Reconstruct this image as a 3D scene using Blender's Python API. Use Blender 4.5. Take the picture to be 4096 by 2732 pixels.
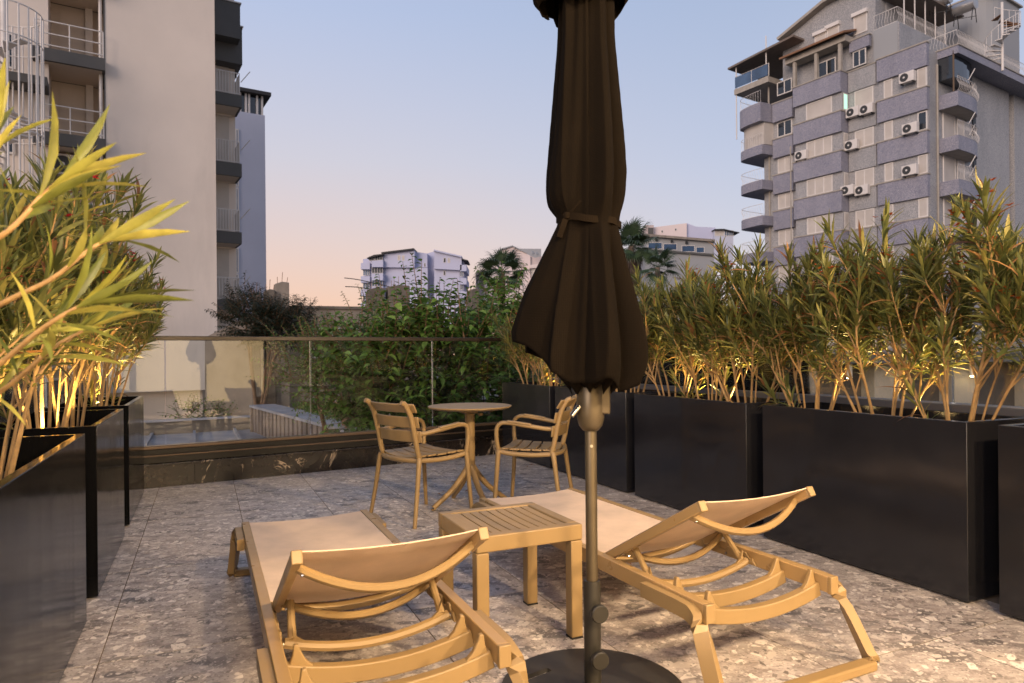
import bpy, math, random
import numpy as np
from mathutils import Vector, Matrix
random.seed(11); rng = np.random.default_rng(11)
for o in list(bpy.data.objects): bpy.data.objects.remove(o)
scene = bpy.context.scene
COL = scene.collection
R = math.radians

# ------------------------------------------------------------------ camera
FPX, CXP, CYP, HORIZON, ROLL, EYE = 2700., 2048., 1366., 1415., R(.5), 1.125   # photo is 4096 x 2732
cam_d = bpy.data.cameras.new('camera'); cam = bpy.data.objects.new('camera', cam_d); COL.objects.link(cam)
cam_d.sensor_width = 36; cam_d.lens = FPX / 4096 * 36; cam_d.shift_y = (HORIZON - CYP) / 4096
cam_d.clip_start = .05; cam_d.clip_end = 6000
cam.matrix_world = Matrix.Translation((0, 0, EYE)) @ Matrix.Rotation(ROLL, 4, 'Y') @ Matrix.Rotation(R(90), 4, 'X')
cam_d.dof.use_dof = True; cam_d.dof.focus_distance = 3.6; cam_d.dof.aperture_fstop = 5.6
scene.camera = cam
# ------------------------------------------------------------------ sky: dusk, glow low on the left
SUN_AZ, SUN_EL = R(-150), R(4)           # the sun is setting behind the camera to the left
GLOW = R(-38)                            # the pink belt low in the sky ahead
world = bpy.data.worlds.new('World'); scene.world = world; world.use_nodes = True
nt = world.node_tree; nt.nodes.clear()
def wn(t, **k):
    n = nt.nodes.new(t)
    for a, b in k.items(): setattr(n, a, b)
    return n
def ramp(node, stops):
    cr = node.color_ramp
    while len(cr.elements) < len(stops): cr.elements.new(.5)
    for e, (p, c) in zip(cr.elements, stops): e.position = p; e.color = (*c, 1)
def lin(r, g, b):
    f = lambda c: (c / 255 / 12.92) if c <= 10 else ((c / 255 + .055) / 1.055) ** 2.4
    return (f(r), f(g), f(b))
tc = wn('ShaderNodeTexCoord'); sep = wn('ShaderNodeSeparateXYZ'); nt.links.new(tc.outputs['Generated'], sep.inputs[0])
r1 = wn('ShaderNodeValToRGB'); r2 = wn('ShaderNodeValToRGB')
ramp(r1, [(0, lin(242, 192, 164)), (.07, lin(238, 195, 174)), (.16, lin(224, 199, 194)), (.27, lin(206, 201, 212)), (.45, lin(182, 194, 224)), (1, lin(136, 158, 208))])
ramp(r2, [(0, lin(222, 206, 208)), (.07, lin(211, 202, 211)), (.16, lin(197, 197, 214)), (.27, lin(184, 191, 215)), (.45, lin(166, 180, 210)), (1, lin(132, 152, 196))])
nt.links.new(sep.outputs[2], r1.inputs[0]); nt.links.new(sep.outputs[2], r2.inputs[0])
dot = wn('ShaderNodeVectorMath', operation='DOT_PRODUCT'); nt.links.new(tc.outputs['Generated'], dot.inputs[0])
dot.inputs[1].default_value = (math.sin(GLOW), math.cos(GLOW), 0)
mr = wn('ShaderNodeMapRange'); mr.interpolation_type = 'SMOOTHSTEP'; nt.links.new(dot.outputs['Value'], mr.inputs[0])
mr.inputs[1].default_value = .45; mr.inputs[2].default_value = 1.0
mx = wn('ShaderNodeMix', data_type='RGBA'); nt.links.new(mr.outputs[0], mx.inputs['Factor']); nt.links.new(r2.outputs[0], mx.inputs['A']); nt.links.new(r1.outputs[0], mx.inputs['B'])
sky = wn('ShaderNodeTexSky'); sky.sky_type = 'NISHITA'; sky.sun_disc = False; sky.sun_elevation = SUN_EL; sky.sun_rotation = SUN_AZ
bg1 = wn('ShaderNodeBackground'); bg1.inputs[1].default_value = .76; nt.links.new(mx.outputs['Result'], bg1.inputs[0])
bg2 = wn('ShaderNodeBackground'); bg2.inputs[1].default_value = .022; nt.links.new(sky.outputs[0], bg2.inputs[0])
ads = wn('ShaderNodeAddShader'); nt.links.new(bg1.outputs[0], ads.inputs[0]); nt.links.new(bg2.outputs[0], ads.inputs[1])
wo = wn('ShaderNodeOutputWorld'); nt.links.new(ads.outputs[0], wo.inputs[0])
# the last of the sun: weak, warm and very soft
sd = bpy.data.lights.new('sun', 'SUN'); sun = bpy.data.objects.new('sun', sd); COL.objects.link(sun)
sd.energy = 2.0; sd.angle = R(35); sd.color = (1, .80, .69)
sv = Vector((math.sin(SUN_AZ) * math.cos(R(15)), math.cos(SUN_AZ) * math.cos(R(15)), math.sin(R(15))))
sun.rotation_euler = sv.to_track_quat('Z', 'Y').to_euler()
scene.view_settings.view_transform = 'Standard'; scene.view_settings.look = 'None'
scene.view_settings.exposure = 0.4; scene.view_settings.gamma = 1
scene.render.engine = 'CYCLES'
scene.render.resolution_x = 1024; scene.render.resolution_y = 683
scene.cycles.max_bounces = 8; scene.cycles.transparent_max_bounces = 16

# ------------------------------------------------------------------ photo pixel -> point
def ray(u, v):
    dx, dy = u - CXP, v - CYP; c, s = math.cos(ROLL), math.sin(ROLL)
    x, y = dx * c - dy * s, dx * s + dy * c
    return Vector((x / FPX, 1, -(y - (HORIZON - CYP)) / FPX))
def P(u, v, z=0.):
    d = ray(u, v); return Vector((0, 0, EYE)) + d * ((z - EYE) / d.z)
def Q(u, v, Y): return Vector((0, 0, EYE)) + ray(u, v) * Y
GA = R(24.5)                                   # the terrace grid: s to the right, t away
def W(s, t, z=0.): return Vector((s * math.cos(GA) - t * math.sin(GA), s * math.sin(GA) + t * math.cos(GA), z))
class Facade:
    """vertical plane through O along the heading d (degrees from +Y, clockwise); x runs along it"""
    def __init__(self, O, head, out):
        self.O = Vector(O); self.d = Vector((math.sin(R(head)), math.cos(R(head)), 0)); self.out = out
        self.phi = math.atan2(self.d.y, self.d.x); self.n = Vector((-self.d.y, self.d.x, 0)) * out
    def pz(self, u, v, q=0.):
        r = ray(u, v); o = Vector((0, 0, EYE)); c = self.O + self.n * q
        t = (c - o).dot(self.n) / r.dot(self.n); h = o + r * t
        return (h - self.O).dot(self.d), h.z
    def root(self, name, label, cat, group=None):
        e = thing(name, label, cat, (self.O.x, self.O.y, 0), self.phi, group); return e

# ------------------------------------------------------------------ scene graph helpers
def tag(o, label=None, cat=None, group=None, kind=None):
    if label: o['label'] = label
    if cat: o['category'] = cat
    if group: o['group'] = group
    if kind: o['kind'] = kind
    return o
def thing(name, label, cat, loc=(0, 0, 0), rz=0., group=None):
    o = bpy.data.objects.new(name, None); COL.objects.link(o); o.empty_display_size = .1
    o.location = loc; o.rotation_euler = (0, 0, rz); return tag(o, label, cat, group)
def copy_tree(o, parent=None):
    c = o.copy(); COL.objects.link(c); c.parent = parent
    for ch in list(o.children): copy_tree(ch, c)
    return c
class MB:
    def __init__(s): s.v = []; s.f = []
    def add(s, vs, fs):
        b = len(s.v); s.v += [tuple(p) for p in vs]; s.f += [tuple(b + i for i in f) for f in fs]; return s
    def box(s, x0, x1, y0, y1, z0, z1, M=None):
        vs = [Vector(p) for p in ((x0, y0, z0), (x1, y0, z0), (x1, y1, z0), (x0, y1, z0), (x0, y0, z1), (x1, y0, z1), (x1, y1, z1), (x0, y1, z1))]
        if M: vs = [M @ p for p in vs]
        return s.add(vs, [(0, 3, 2, 1), (4, 5, 6, 7), (0, 1, 5, 4), (1, 2, 6, 5), (2, 3, 7, 6), (3, 0, 4, 7)])
    def prism(s, poly, lo, hi, axis='z'):
        n = len(poly)
        m = {'z': lambda a, b, c: (a, b, c), 'y': lambda a, b, c: (a, c, b), 'x': lambda a, b, c: (c, a, b)}[axis]
        vs = [m(a, b, lo) for a, b in poly] + [m(a, b, hi) for a, b in poly]
        return s.add(vs, [tuple(range(n - 1, -1, -1)), tuple(range(n, 2 * n))] + [(i, (i + 1) % n, n + (i + 1) % n, n + i) for i in range(n)])
    def sweep(s, path, prof, up=(0, 0, 1), scale=None, closed=False, caps=True):
        """prof: list of (side, up) offsets, swept along path"""
        path = [Vector(p) for p in path]; n = len(path); k = len(prof); up = Vector(up); b = len(s.v)
        for i, p in enumerate(path):
            a = path[(i - 1) % n] if (i > 0 or closed) else path[i]; c = path[(i + 1) % n] if (i < n - 1 or closed) else path[i]
            t = (c - a).normalized(); sd_ = t.cross(up)
            if sd_.length < 1e-4: sd_ = t.cross(Vector((0, 1, 0)))
            sd_.normalize(); u = sd_.cross(t)
            sc = scale[i] if scale else 1
            s.v += [tuple(p + sd_ * (x * sc) + u * (y * sc)) for x, y in prof]
        for i in range(n if closed else n - 1):
            j = (i + 1) % n
            s.f += [(b + i * k + q, b + i * k + (q + 1) % k, b + j * k + (q + 1) % k, b + j * k + q) for q in range(k)]
        if caps and not closed:
            s.f += [tuple(b + q for q in range(k - 1, -1, -1)), tuple(b + (n - 1) * k + q for q in range(k))]
        return s
    def tube(s, path, r, n=8, closed=False):
        prof = [(math.cos(2 * math.pi * i / n), math.sin(2 * math.pi * i / n)) for i in range(n)]
        rr = r if isinstance(r, (list, tuple)) else [r] * len(path)
        up = (0, 0, 1)
        d = Vector(path[-1]) - Vector(path[0])
        if abs(d.z) > .8 * d.length: up = (0.05, 1, 0.02)
        return s.sweep(path, prof, up, rr, closed)
    def bar(s, path, w, h, up=(0, 0, 1)):
        return s.sweep(path, [(-w / 2, -h / 2), (w / 2, -h / 2), (w / 2, h / 2), (-w / 2, h / 2)], up)
    def lathe(s, prof, n=32, c=(0, 0)):
        b = len(s.v); m = len(prof)
        for r, z in prof:
            s.v += [(c[0] + r * math.cos(2 * math.pi * i / n), c[1] + r * math.sin(2 * math.pi * i / n), z) for i in range(n)]
        for j in range(m - 1):
            s.f += [(b + j * n + i, b + j * n + (i + 1) % n, b + (j + 1) * n + (i + 1) % n, b + (j + 1) * n + i) for i in range(n)]
        s.f += [tuple(b + i for i in range(n - 1, -1, -1)), tuple(b + (m - 1) * n + i for i in range(n))]
        return s
    def build(s, name, mat, parent=None, smooth=False, bevel=0., loc=None, rz=0., seg=2):
        me = bpy.data.meshes.new(name); me.from_pydata(s.v, [], s.f); me.validate(); me.update()
        import bmesh
        bm = bmesh.new(); bm.from_mesh(me); bmesh.ops.recalc_face_normals(bm, faces=bm.faces); bm.to_mesh(me); bm.free()
        if mat: me.materials.append(mat)
        if smooth:
            me.polygons.foreach_set('use_smooth', [True] * len(me.polygons)); me.set_sharp_from_angle(angle=R(40))
        o = bpy.data.objects.new(name, me); COL.objects.link(o); o.parent = parent
        if loc is not None: o.location = loc
        if rz: o.rotation_euler = (0, 0, rz)
        if bevel:
            m = o.modifiers.new('bevel', 'BEVEL'); m.width = bevel; m.segments = seg; m.limit_method = 'ANGLE'; m.angle_limit = R(35)
            if not smooth: me.polygons.foreach_set('use_smooth', [True] * len(me.polygons)); me.set_sharp_from_angle(angle=R(30))
        return o
def arc(n, f): return [f(i / (n - 1)) for i in range(n)]
def smooth_path(pts, n=6):
    """Catmull-Rom through pts"""
    pts = [Vector(p) for p in pts]; q = [pts[0] * 2 - pts[1]] + pts + [pts[-1] * 2 - pts[-2]]; out = []
    for i in range(1, len(q) - 2):
        a, b, c, d = q[i - 1], q[i], q[i + 1], q[i + 2]
        for k in range(n):
            t = k / n
            out.append(.5 * ((2 * b) + (c - a) * t + (2 * a - 5 * b + 4 * c - d) * t * t + (3 * b - a - 3 * c + d) * t ** 3))
    return out + [pts[-1]]

# ------------------------------------------------------------------ materials
MATS = {}
class NT:
    def __init__(s, name):
        s.m = bpy.data.materials.new(name); s.m.use_nodes = True; s.t = s.m.node_tree; s.t.nodes.clear()
        s.out = s.n('ShaderNodeOutputMaterial')
    def n(s, t, **k):
        x = s.t.nodes.new(t)
        for a, b in k.items(): setattr(x, a, b)
        return x
    def l(s, a, b): s.t.links.new(a, b)
    def pos(s, sc=(1, 1, 1), rot=0., rand=False):
        g = s.n('ShaderNodeNewGeometry'); mp = s.n('ShaderNodeMapping'); mp.inputs['Scale'].default_value = sc; mp.inputs['Rotation'].default_value = (0, 0, rot)
        if rand:
            oi = s.n('ShaderNodeObjectInfo'); ad = s.n('ShaderNodeVectorMath', operation='MULTIPLY_ADD')
            ad.inputs[1].default_value = (37, 53, 0); s.l(oi.outputs['Random'], ad.inputs[0]); s.l(g.outputs['Position'], ad.inputs[2]); s.l(ad.outputs[0], mp.inputs[0])
        else: s.l(g.outputs['Position'], mp.inputs[0])
        return mp.outputs[0]
    def noise(s, vec, scale, detail=3., rough=.55, dist=0.):
        x = s.n('ShaderNodeTexNoise'); x.inputs['Scale'].default_value = scale; x.inputs['Detail'].default_value = detail; x.inputs['Roughness'].default_value = rough; x.inputs['Distortion'].default_value = dist
        s.l(vec, x.inputs['Vector']); return x.outputs['Fac']
    def rng(s, v, a, b, c=0., d=1., smooth=False):
        x = s.n('ShaderNodeMapRange'); x.inputs[1].default_value = a; x.inputs[2].default_value = b; x.inputs[3].default_value = c; x.inputs[4].default_value = d
        if smooth: x.interpolation_type = 'SMOOTHSTEP'
        s.l(v, x.inputs[0]); return x.outputs[0]
    def math(s, op, a, b=None):
        x = s.n('ShaderNodeMath', operation=op)
        for i, q in enumerate((a, b)):
            if q is None: continue
            if isinstance(q, (int, float)): x.inputs[i].default_value = q
            else: s.l(q, x.inputs[i])
        return x.outputs[0]
    def mix(s, f, a, b, blend='MIX'):
        x = s.n('ShaderNodeMix', data_type='RGBA', blend_type=blend)
        for key, q in (('Factor', f), ('A', a), ('B', b)):
            if isinstance(q, (int, float)): x.inputs[key].default_value = q
            elif isinstance(q, tuple): x.inputs[key].default_value = (*q, 1)
            else: s.l(q, x.inputs[key])
        return x.outputs['Result']
    def bsdf(s, color, rough=.5, metal=0., spec=.5, bump=None, bstr=.3, bdist=.01, **k):
        b = s.n('ShaderNodeBsdfPrincipled')
        for key, q in (('Base Color', color), ('Roughness', rough)):
            if isinstance(q, tuple): b.inputs[key].default_value = (*q, 1)
            elif isinstance(q, (int, float)): b.inputs[key].default_value = q
            else: s.l(q, b.inputs[key])
        b.inputs['Metallic'].default_value = metal; b.inputs['Specular IOR Level'].default_value = spec
        if bump is not None:
            bp = s.n('ShaderNodeBump'); bp.inputs['Strength'].default_value = bstr; bp.inputs['Distance'].default_value = bdist
            s.l(bump, bp.inputs['Height']); s.l(bp.outputs[0], b.inputs['Normal'])
        for a, q in k.items(): b.inputs[a].default_value = q
        return b
    def done(s, sh): s.l(sh.outputs[0], s.out.inputs[0]); return s.m
def simple(name, c, rough=.5, metal=0., var=.12, vs=3., bs=0., bsc=60., spec=.5, dirt=None):
    """flat colour with uneven tone, weathering and fine relief"""
    if name in MATS: return MATS[name]
    t = NT(name); p = t.pos()
    f = t.rng(t.noise(p, vs, 5, .6), .3, .7)
    col = t.mix(f, tuple(x * (1 - var) for x in c), tuple(min(1, x * (1 + var)) for x in c))
    if dirt:
        d = t.rng(t.noise(t.pos((1, 1, .25)), dirt[1], 6, .65), .52, .75)
        col = t.mix(t.math('MULTIPLY', d, dirt[2]), col, dirt[0])
    rg = t.rng(t.noise(p, vs * 4, 3), .3, .7, max(0, rough - .07), min(1, rough + .07))
    bp = t.noise(p, bsc, 3) if bs else None
    MATS[name] = t.done(t.bsdf(col, rg, metal, spec, bp, bs, .01)); return MATS[name]
def terrazzo():
    t = NT('terrazzo_tile'); rand = True
    p = t.pos((1, 1, 1), -GA, rand); pe = t.pos((.62, 1.35, 1), -GA, rand)
    wob = t.n('ShaderNodeTexNoise'); wob.inputs['Scale'].default_value = 18; wob.inputs['Detail'].default_value = 4; t.l(p, wob.inputs['Vector'])
    def warp(v, k):
        m = t.n('ShaderNodeVectorMath', operation='MULTIPLY_ADD'); t.l(wob.outputs['Color'], m.inputs[0]); m.inputs[1].default_value = (k, k, 0); t.l(v, m.inputs[2]); return m.outputs[0]
    def chips(vec, scale, share, size, soft=.03, hard=True):
        vo = t.n('ShaderNodeTexVoronoi'); vo.inputs['Scale'].default_value = scale; vo.voronoi_dimensions = '2D'
        t.l(vec, vo.inputs['Vector'])
        sp = t.n('ShaderNodeSeparateColor'); t.l(vo.outputs['Color'], sp.inputs[0])
        pick = t.math('LESS_THAN', sp.outputs[0], share)
        sz = t.rng(sp.outputs[1], 0, 1, size * .35, size)
        if hard:
            ve = t.n('ShaderNodeTexVoronoi'); ve.feature = 'DISTANCE_TO_EDGE'; ve.voronoi_dimensions = '2D'; ve.inputs['Scale'].default_value = scale; t.l(vec, ve.inputs['Vector'])
            edge = t.math('SUBTRACT', ve.outputs['Distance'], t.rng(sp.outputs[1], 0, 1, .03, .26))
        else: edge = t.math('SUBTRACT', sz, vo.outputs['Distance'])
        m = t.rng(edge, 0, soft)
        return t.math('MULTIPLY', pick, m), sp.outputs[2]
    big = t.rng(t.noise(p, 2.2, 4), .3, .7)
    fine = t.noise(p, 80, 5, .7); mid = t.noise(pe, 13, 5, .7)
    col = t.mix(big, (.42, .365, .335), (.54, .48, .45))
    col = t.mix(t.rng(mid, .42, .60), col, (.27, .228, .21))
    col = t.mix(t.math('MULTIPLY', t.rng(fine, .5, .66), .55), col, (.13, .11, .10))
    m, c = chips(warp(pe, .06), 6.5, .36, .50, .07, False); col = t.mix(t.math('MULTIPLY', m, .85), col, t.mix(c, (.065, .062, .066), (.19, .165, .155)))
    m, c = chips(warp(pe, .03), 11, .34, .46, .035); col = t.mix(t.math('MULTIPLY', m, .9), col, t.mix(c, (.085, .078, .078), (.62, .54, .48)))
    m, c = chips(warp(p, .02), 20, .30, .44, .03); col = t.mix(t.math('MULTIPLY', m, .9), col, t.mix(c, (.34, .29, .265), (.80, .73, .66)))
    m, c = chips(warp(p, .01), 44, .34, .44, .04); col = t.mix(t.math('MULTIPLY', m, .88), col, t.mix(c, (.10, .088, .082), (.78, .71, .65)))
    m, c = chips(p, 105, .36, .42, .08); col = t.mix(t.math('MULTIPLY', m, .7), col, t.mix(c, (.08, .07, .066), (.74, .68, .62)))
    oi = t.n('ShaderNodeObjectInfo'); col = t.mix(t.rng(oi.outputs['Random'], 0, 1, 0, .16), col, (.2, .175, .165))
    rg = t.rng(t.noise(p, 9, 4), .3, .7, .34, .52)
    return t.done(t.bsdf(col, rg, 0, .5, t.noise(p, 130, 3), .06, .004))
def marble():
    t = NT('brown_marble'); p = t.pos((1, 1, 1)); ps = t.pos((1.2, 1.2, .7), .3)
    w = t.n('ShaderNodeTexNoise'); w.inputs['Scale'].default_value = 1.6; w.inputs['Detail'].default_value = 6; w.inputs['Roughness'].default_value = .62; w.inputs['Distortion'].default_value = 1.1; t.l(ps, w.inputs['Vector'])
    a = t.math('ABSOLUTE', t.math('SUBTRACT', w.outputs['Fac'], .5)); v = t.rng(a, 0, .011, 1, 0)
    w2 = t.noise(p, 5, 5, .7, 2.); v2 = t.rng(t.math('ABSOLUTE', t.math('SUBTRACT', w2, .47)), 0, .006, 1, 0)
    gate = t.rng(t.noise(p, 1.7, 3), .45, .56); gate2 = t.rng(t.noise(p, 5, 3), .48, .56)
    col = t.mix(t.rng(t.noise(p, 4, 5), .3, .7), (.005, .0035, .0026), (.014, .009, .0065))
    col = t.mix(t.math('MULTIPLY', t.math('MULTIPLY', v, gate2), .9), col, (.48, .38, .28))
    col = t.mix(t.math('MULTIPLY', t.math('MULTIPLY', v2, gate), .6), col, (.25, .17, .11))
    return t.done(t.bsdf(col, t.rng(t.noise(p, 6, 3), .3, .7, .2, .36), 0, .5))
def lacquer(name, c, r0, r1, wav, spec=.5):
    t = NT(name); p = t.pos((1, 1, 1)); pv = t.pos((5, 5, .35))
    col = t.mix(t.rng(t.noise(p, 3, 4), .3, .7), c, tuple(x * 1.4 for x in c))
    scratch = t.rng(t.noise(t.pos((40, 40, 1.5)), 3, 4, .7), .66, .8)
    dust = t.math('GREATER_THAN', t.noise(p, 210, 2, .6), .755)
    col = t.mix(t.math('MULTIPLY', dust, .22), col, (.2, .18, .16))
    rg = t.math('ADD', t.rng(t.noise(p, 5, 5, .65), .3, .7, r0, r1), t.math('MULTIPLY', scratch, .05))
    h = t.math('ADD', t.noise(p, 1.5, 1.), t.math('MULTIPLY', t.noise(pv, 1.6, 1.), .12))
    return t.done(t.bsdf(col, rg, 0, spec, h, 1., wav))
def glass(name, tint=(.93, .95, .94), refl=1.0):
    """thin clear pane: fresnel reflection over a faint tint"""
    t = NT(name); tr = t.n('ShaderNodeBsdfTransparent'); tr.inputs[0].default_value = (*tint, 1)
    gl = t.n('ShaderNodeBsdfGlossy'); gl.inputs['Roughness'].default_value = .02; gl.inputs[0].default_value = (refl, refl, refl, 1)
    fr = t.n('ShaderNodeFresnel'); fr.inputs[0].default_value = 1.5
    m = t.n('ShaderNodeMixShader'); t.l(fr.outputs[0], m.inputs[0]); t.l(tr.outputs[0], m.inputs[1]); t.l(gl.outputs[0], m.inputs[2])
    p = t.pos(); smear = t.math('MULTIPLY', t.rng(t.noise(p, 7, 6, .75), .5, .75), .03)
    df = t.n('ShaderNodeBsdfDiffuse'); df.inputs[0].default_value = (.6, .6, .6, 1)
    m2 = t.n('ShaderNodeMixShader'); t.l(smear, m2.inputs[0]); t.l(m.outputs[0], m2.inputs[1]); t.l(df.outputs[0], m2.inputs[2])
    return t.done(m2)
def emission(name, c, s):
    t = NT(name); e = t.n('ShaderNodeEmission'); e.inputs[0].default_value = (*c, 1); e.inputs[1].default_value = s; return t.done(e)
def leafmat(name, trans=.35, rough=.42):
    t = NT(name); a = t.n('ShaderNodeVertexColor'); a.layer_name = 'tint'
    p = t.pos(); col = t.mix(t.rng(t.noise(p, 40, 3), .3, .7, 0, .35), a.outputs[0], (.03, .03, .01))
    b = t.bsdf(col, rough, 0, .4); tr = t.n('ShaderNodeBsdfTranslucent'); t.l(col, tr.inputs[0])
    m = t.n('ShaderNodeMixShader'); m.inputs[0].default_value = trans; t.l(b.outputs[0], m.inputs[1]); t.l(tr.outputs[0], m.inputs[2])
    return t.done(m)
def fabric(name, c, scale, rough=.8, trans=0., spec=.2):
    t = NT(name); p = t.pos((1, 1, 1), GA)
    w = t.n('ShaderNodeTexWave'); w.wave_type = 'BANDS'; w.bands_direction = 'X'; w.inputs['Scale'].default_value = scale; t.l(p, w.inputs['Vector'])
    w2 = t.n('ShaderNodeTexWave'); w2.wave_type = 'BANDS'; w2.bands_direction = 'Z' if trans == 0 else 'Y'; w2.inputs['Scale'].default_value = scale; t.l(p, w2.inputs['Vector'])
    h = t.math('ADD', w.outputs['Fac'], w2.outputs['Fac'])
    f = t.rng(t.noise(p, 5, 5, .6), .3, .7)
    col = t.mix(f, tuple(x * .86 for x in c), tuple(min(1, x * 1.1) for x in c)); col = t.mix(t.rng(h, .4, 1.6, .0, .22), col, tuple(x * .55 for x in c))
    b = t.bsdf(col, rough, 0, spec, h, .25, .001, **{})
    if not trans: return t.done(b)
    tr = t.n('ShaderNodeBsdfTranslucent'); t.l(col, tr.inputs[0]); m = t.n('ShaderNodeMixShader'); m.inputs[0].default_value = trans
    t.l(b.outputs[0], m.inputs[1]); t.l(tr.outputs[0], m.inputs[2]); return t.done(m)
def mosaic(name, c0, c1, scale, c2=None):
    """small glass-mosaic tesserae seen from far off"""
    t = NT(name); p = t.pos()
    v = t.n('ShaderNodeTexVoronoi'); v.inputs['Scale'].default_value = scale; t.l(p, v.inputs['Vector']); sp = t.n('ShaderNodeSeparateColor'); t.l(v.outputs['Color'], sp.inputs[0])
    col = t.mix(t.rng(sp.outputs[0], .15, .85), c0, c1)
    if c2: col = t.mix(t.math('MULTIPLY', t.math('GREATER_THAN', sp.outputs[1], .72), .85), col, c2)
    col = t.mix(t.rng(t.noise(t.pos((1, 1, .3)), .8, 5, .6), .4, .75, 0, .3), col, tuple(x * .6 for x in c0))
    return t.done(t.bsdf(col, .55, 0, .4))
def shutter(name, c):
    t = NT(name); p = t.pos(); w = t.n('ShaderNodeTexWave'); w.wave_type = 'BANDS'; w.bands_direction = 'Z'; w.wave_profile = 'SAW'; w.inputs['Scale'].default_value = 5.2; t.l(p, w.inputs['Vector'])
    col = t.mix(t.rng(t.noise(p, 1.1, 4), .3, .7), tuple(x * .85 for x in c), c)
    return t.done(t.bsdf(col, .55, 0, .4, w.outputs['Fac'], .9, .02))

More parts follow.
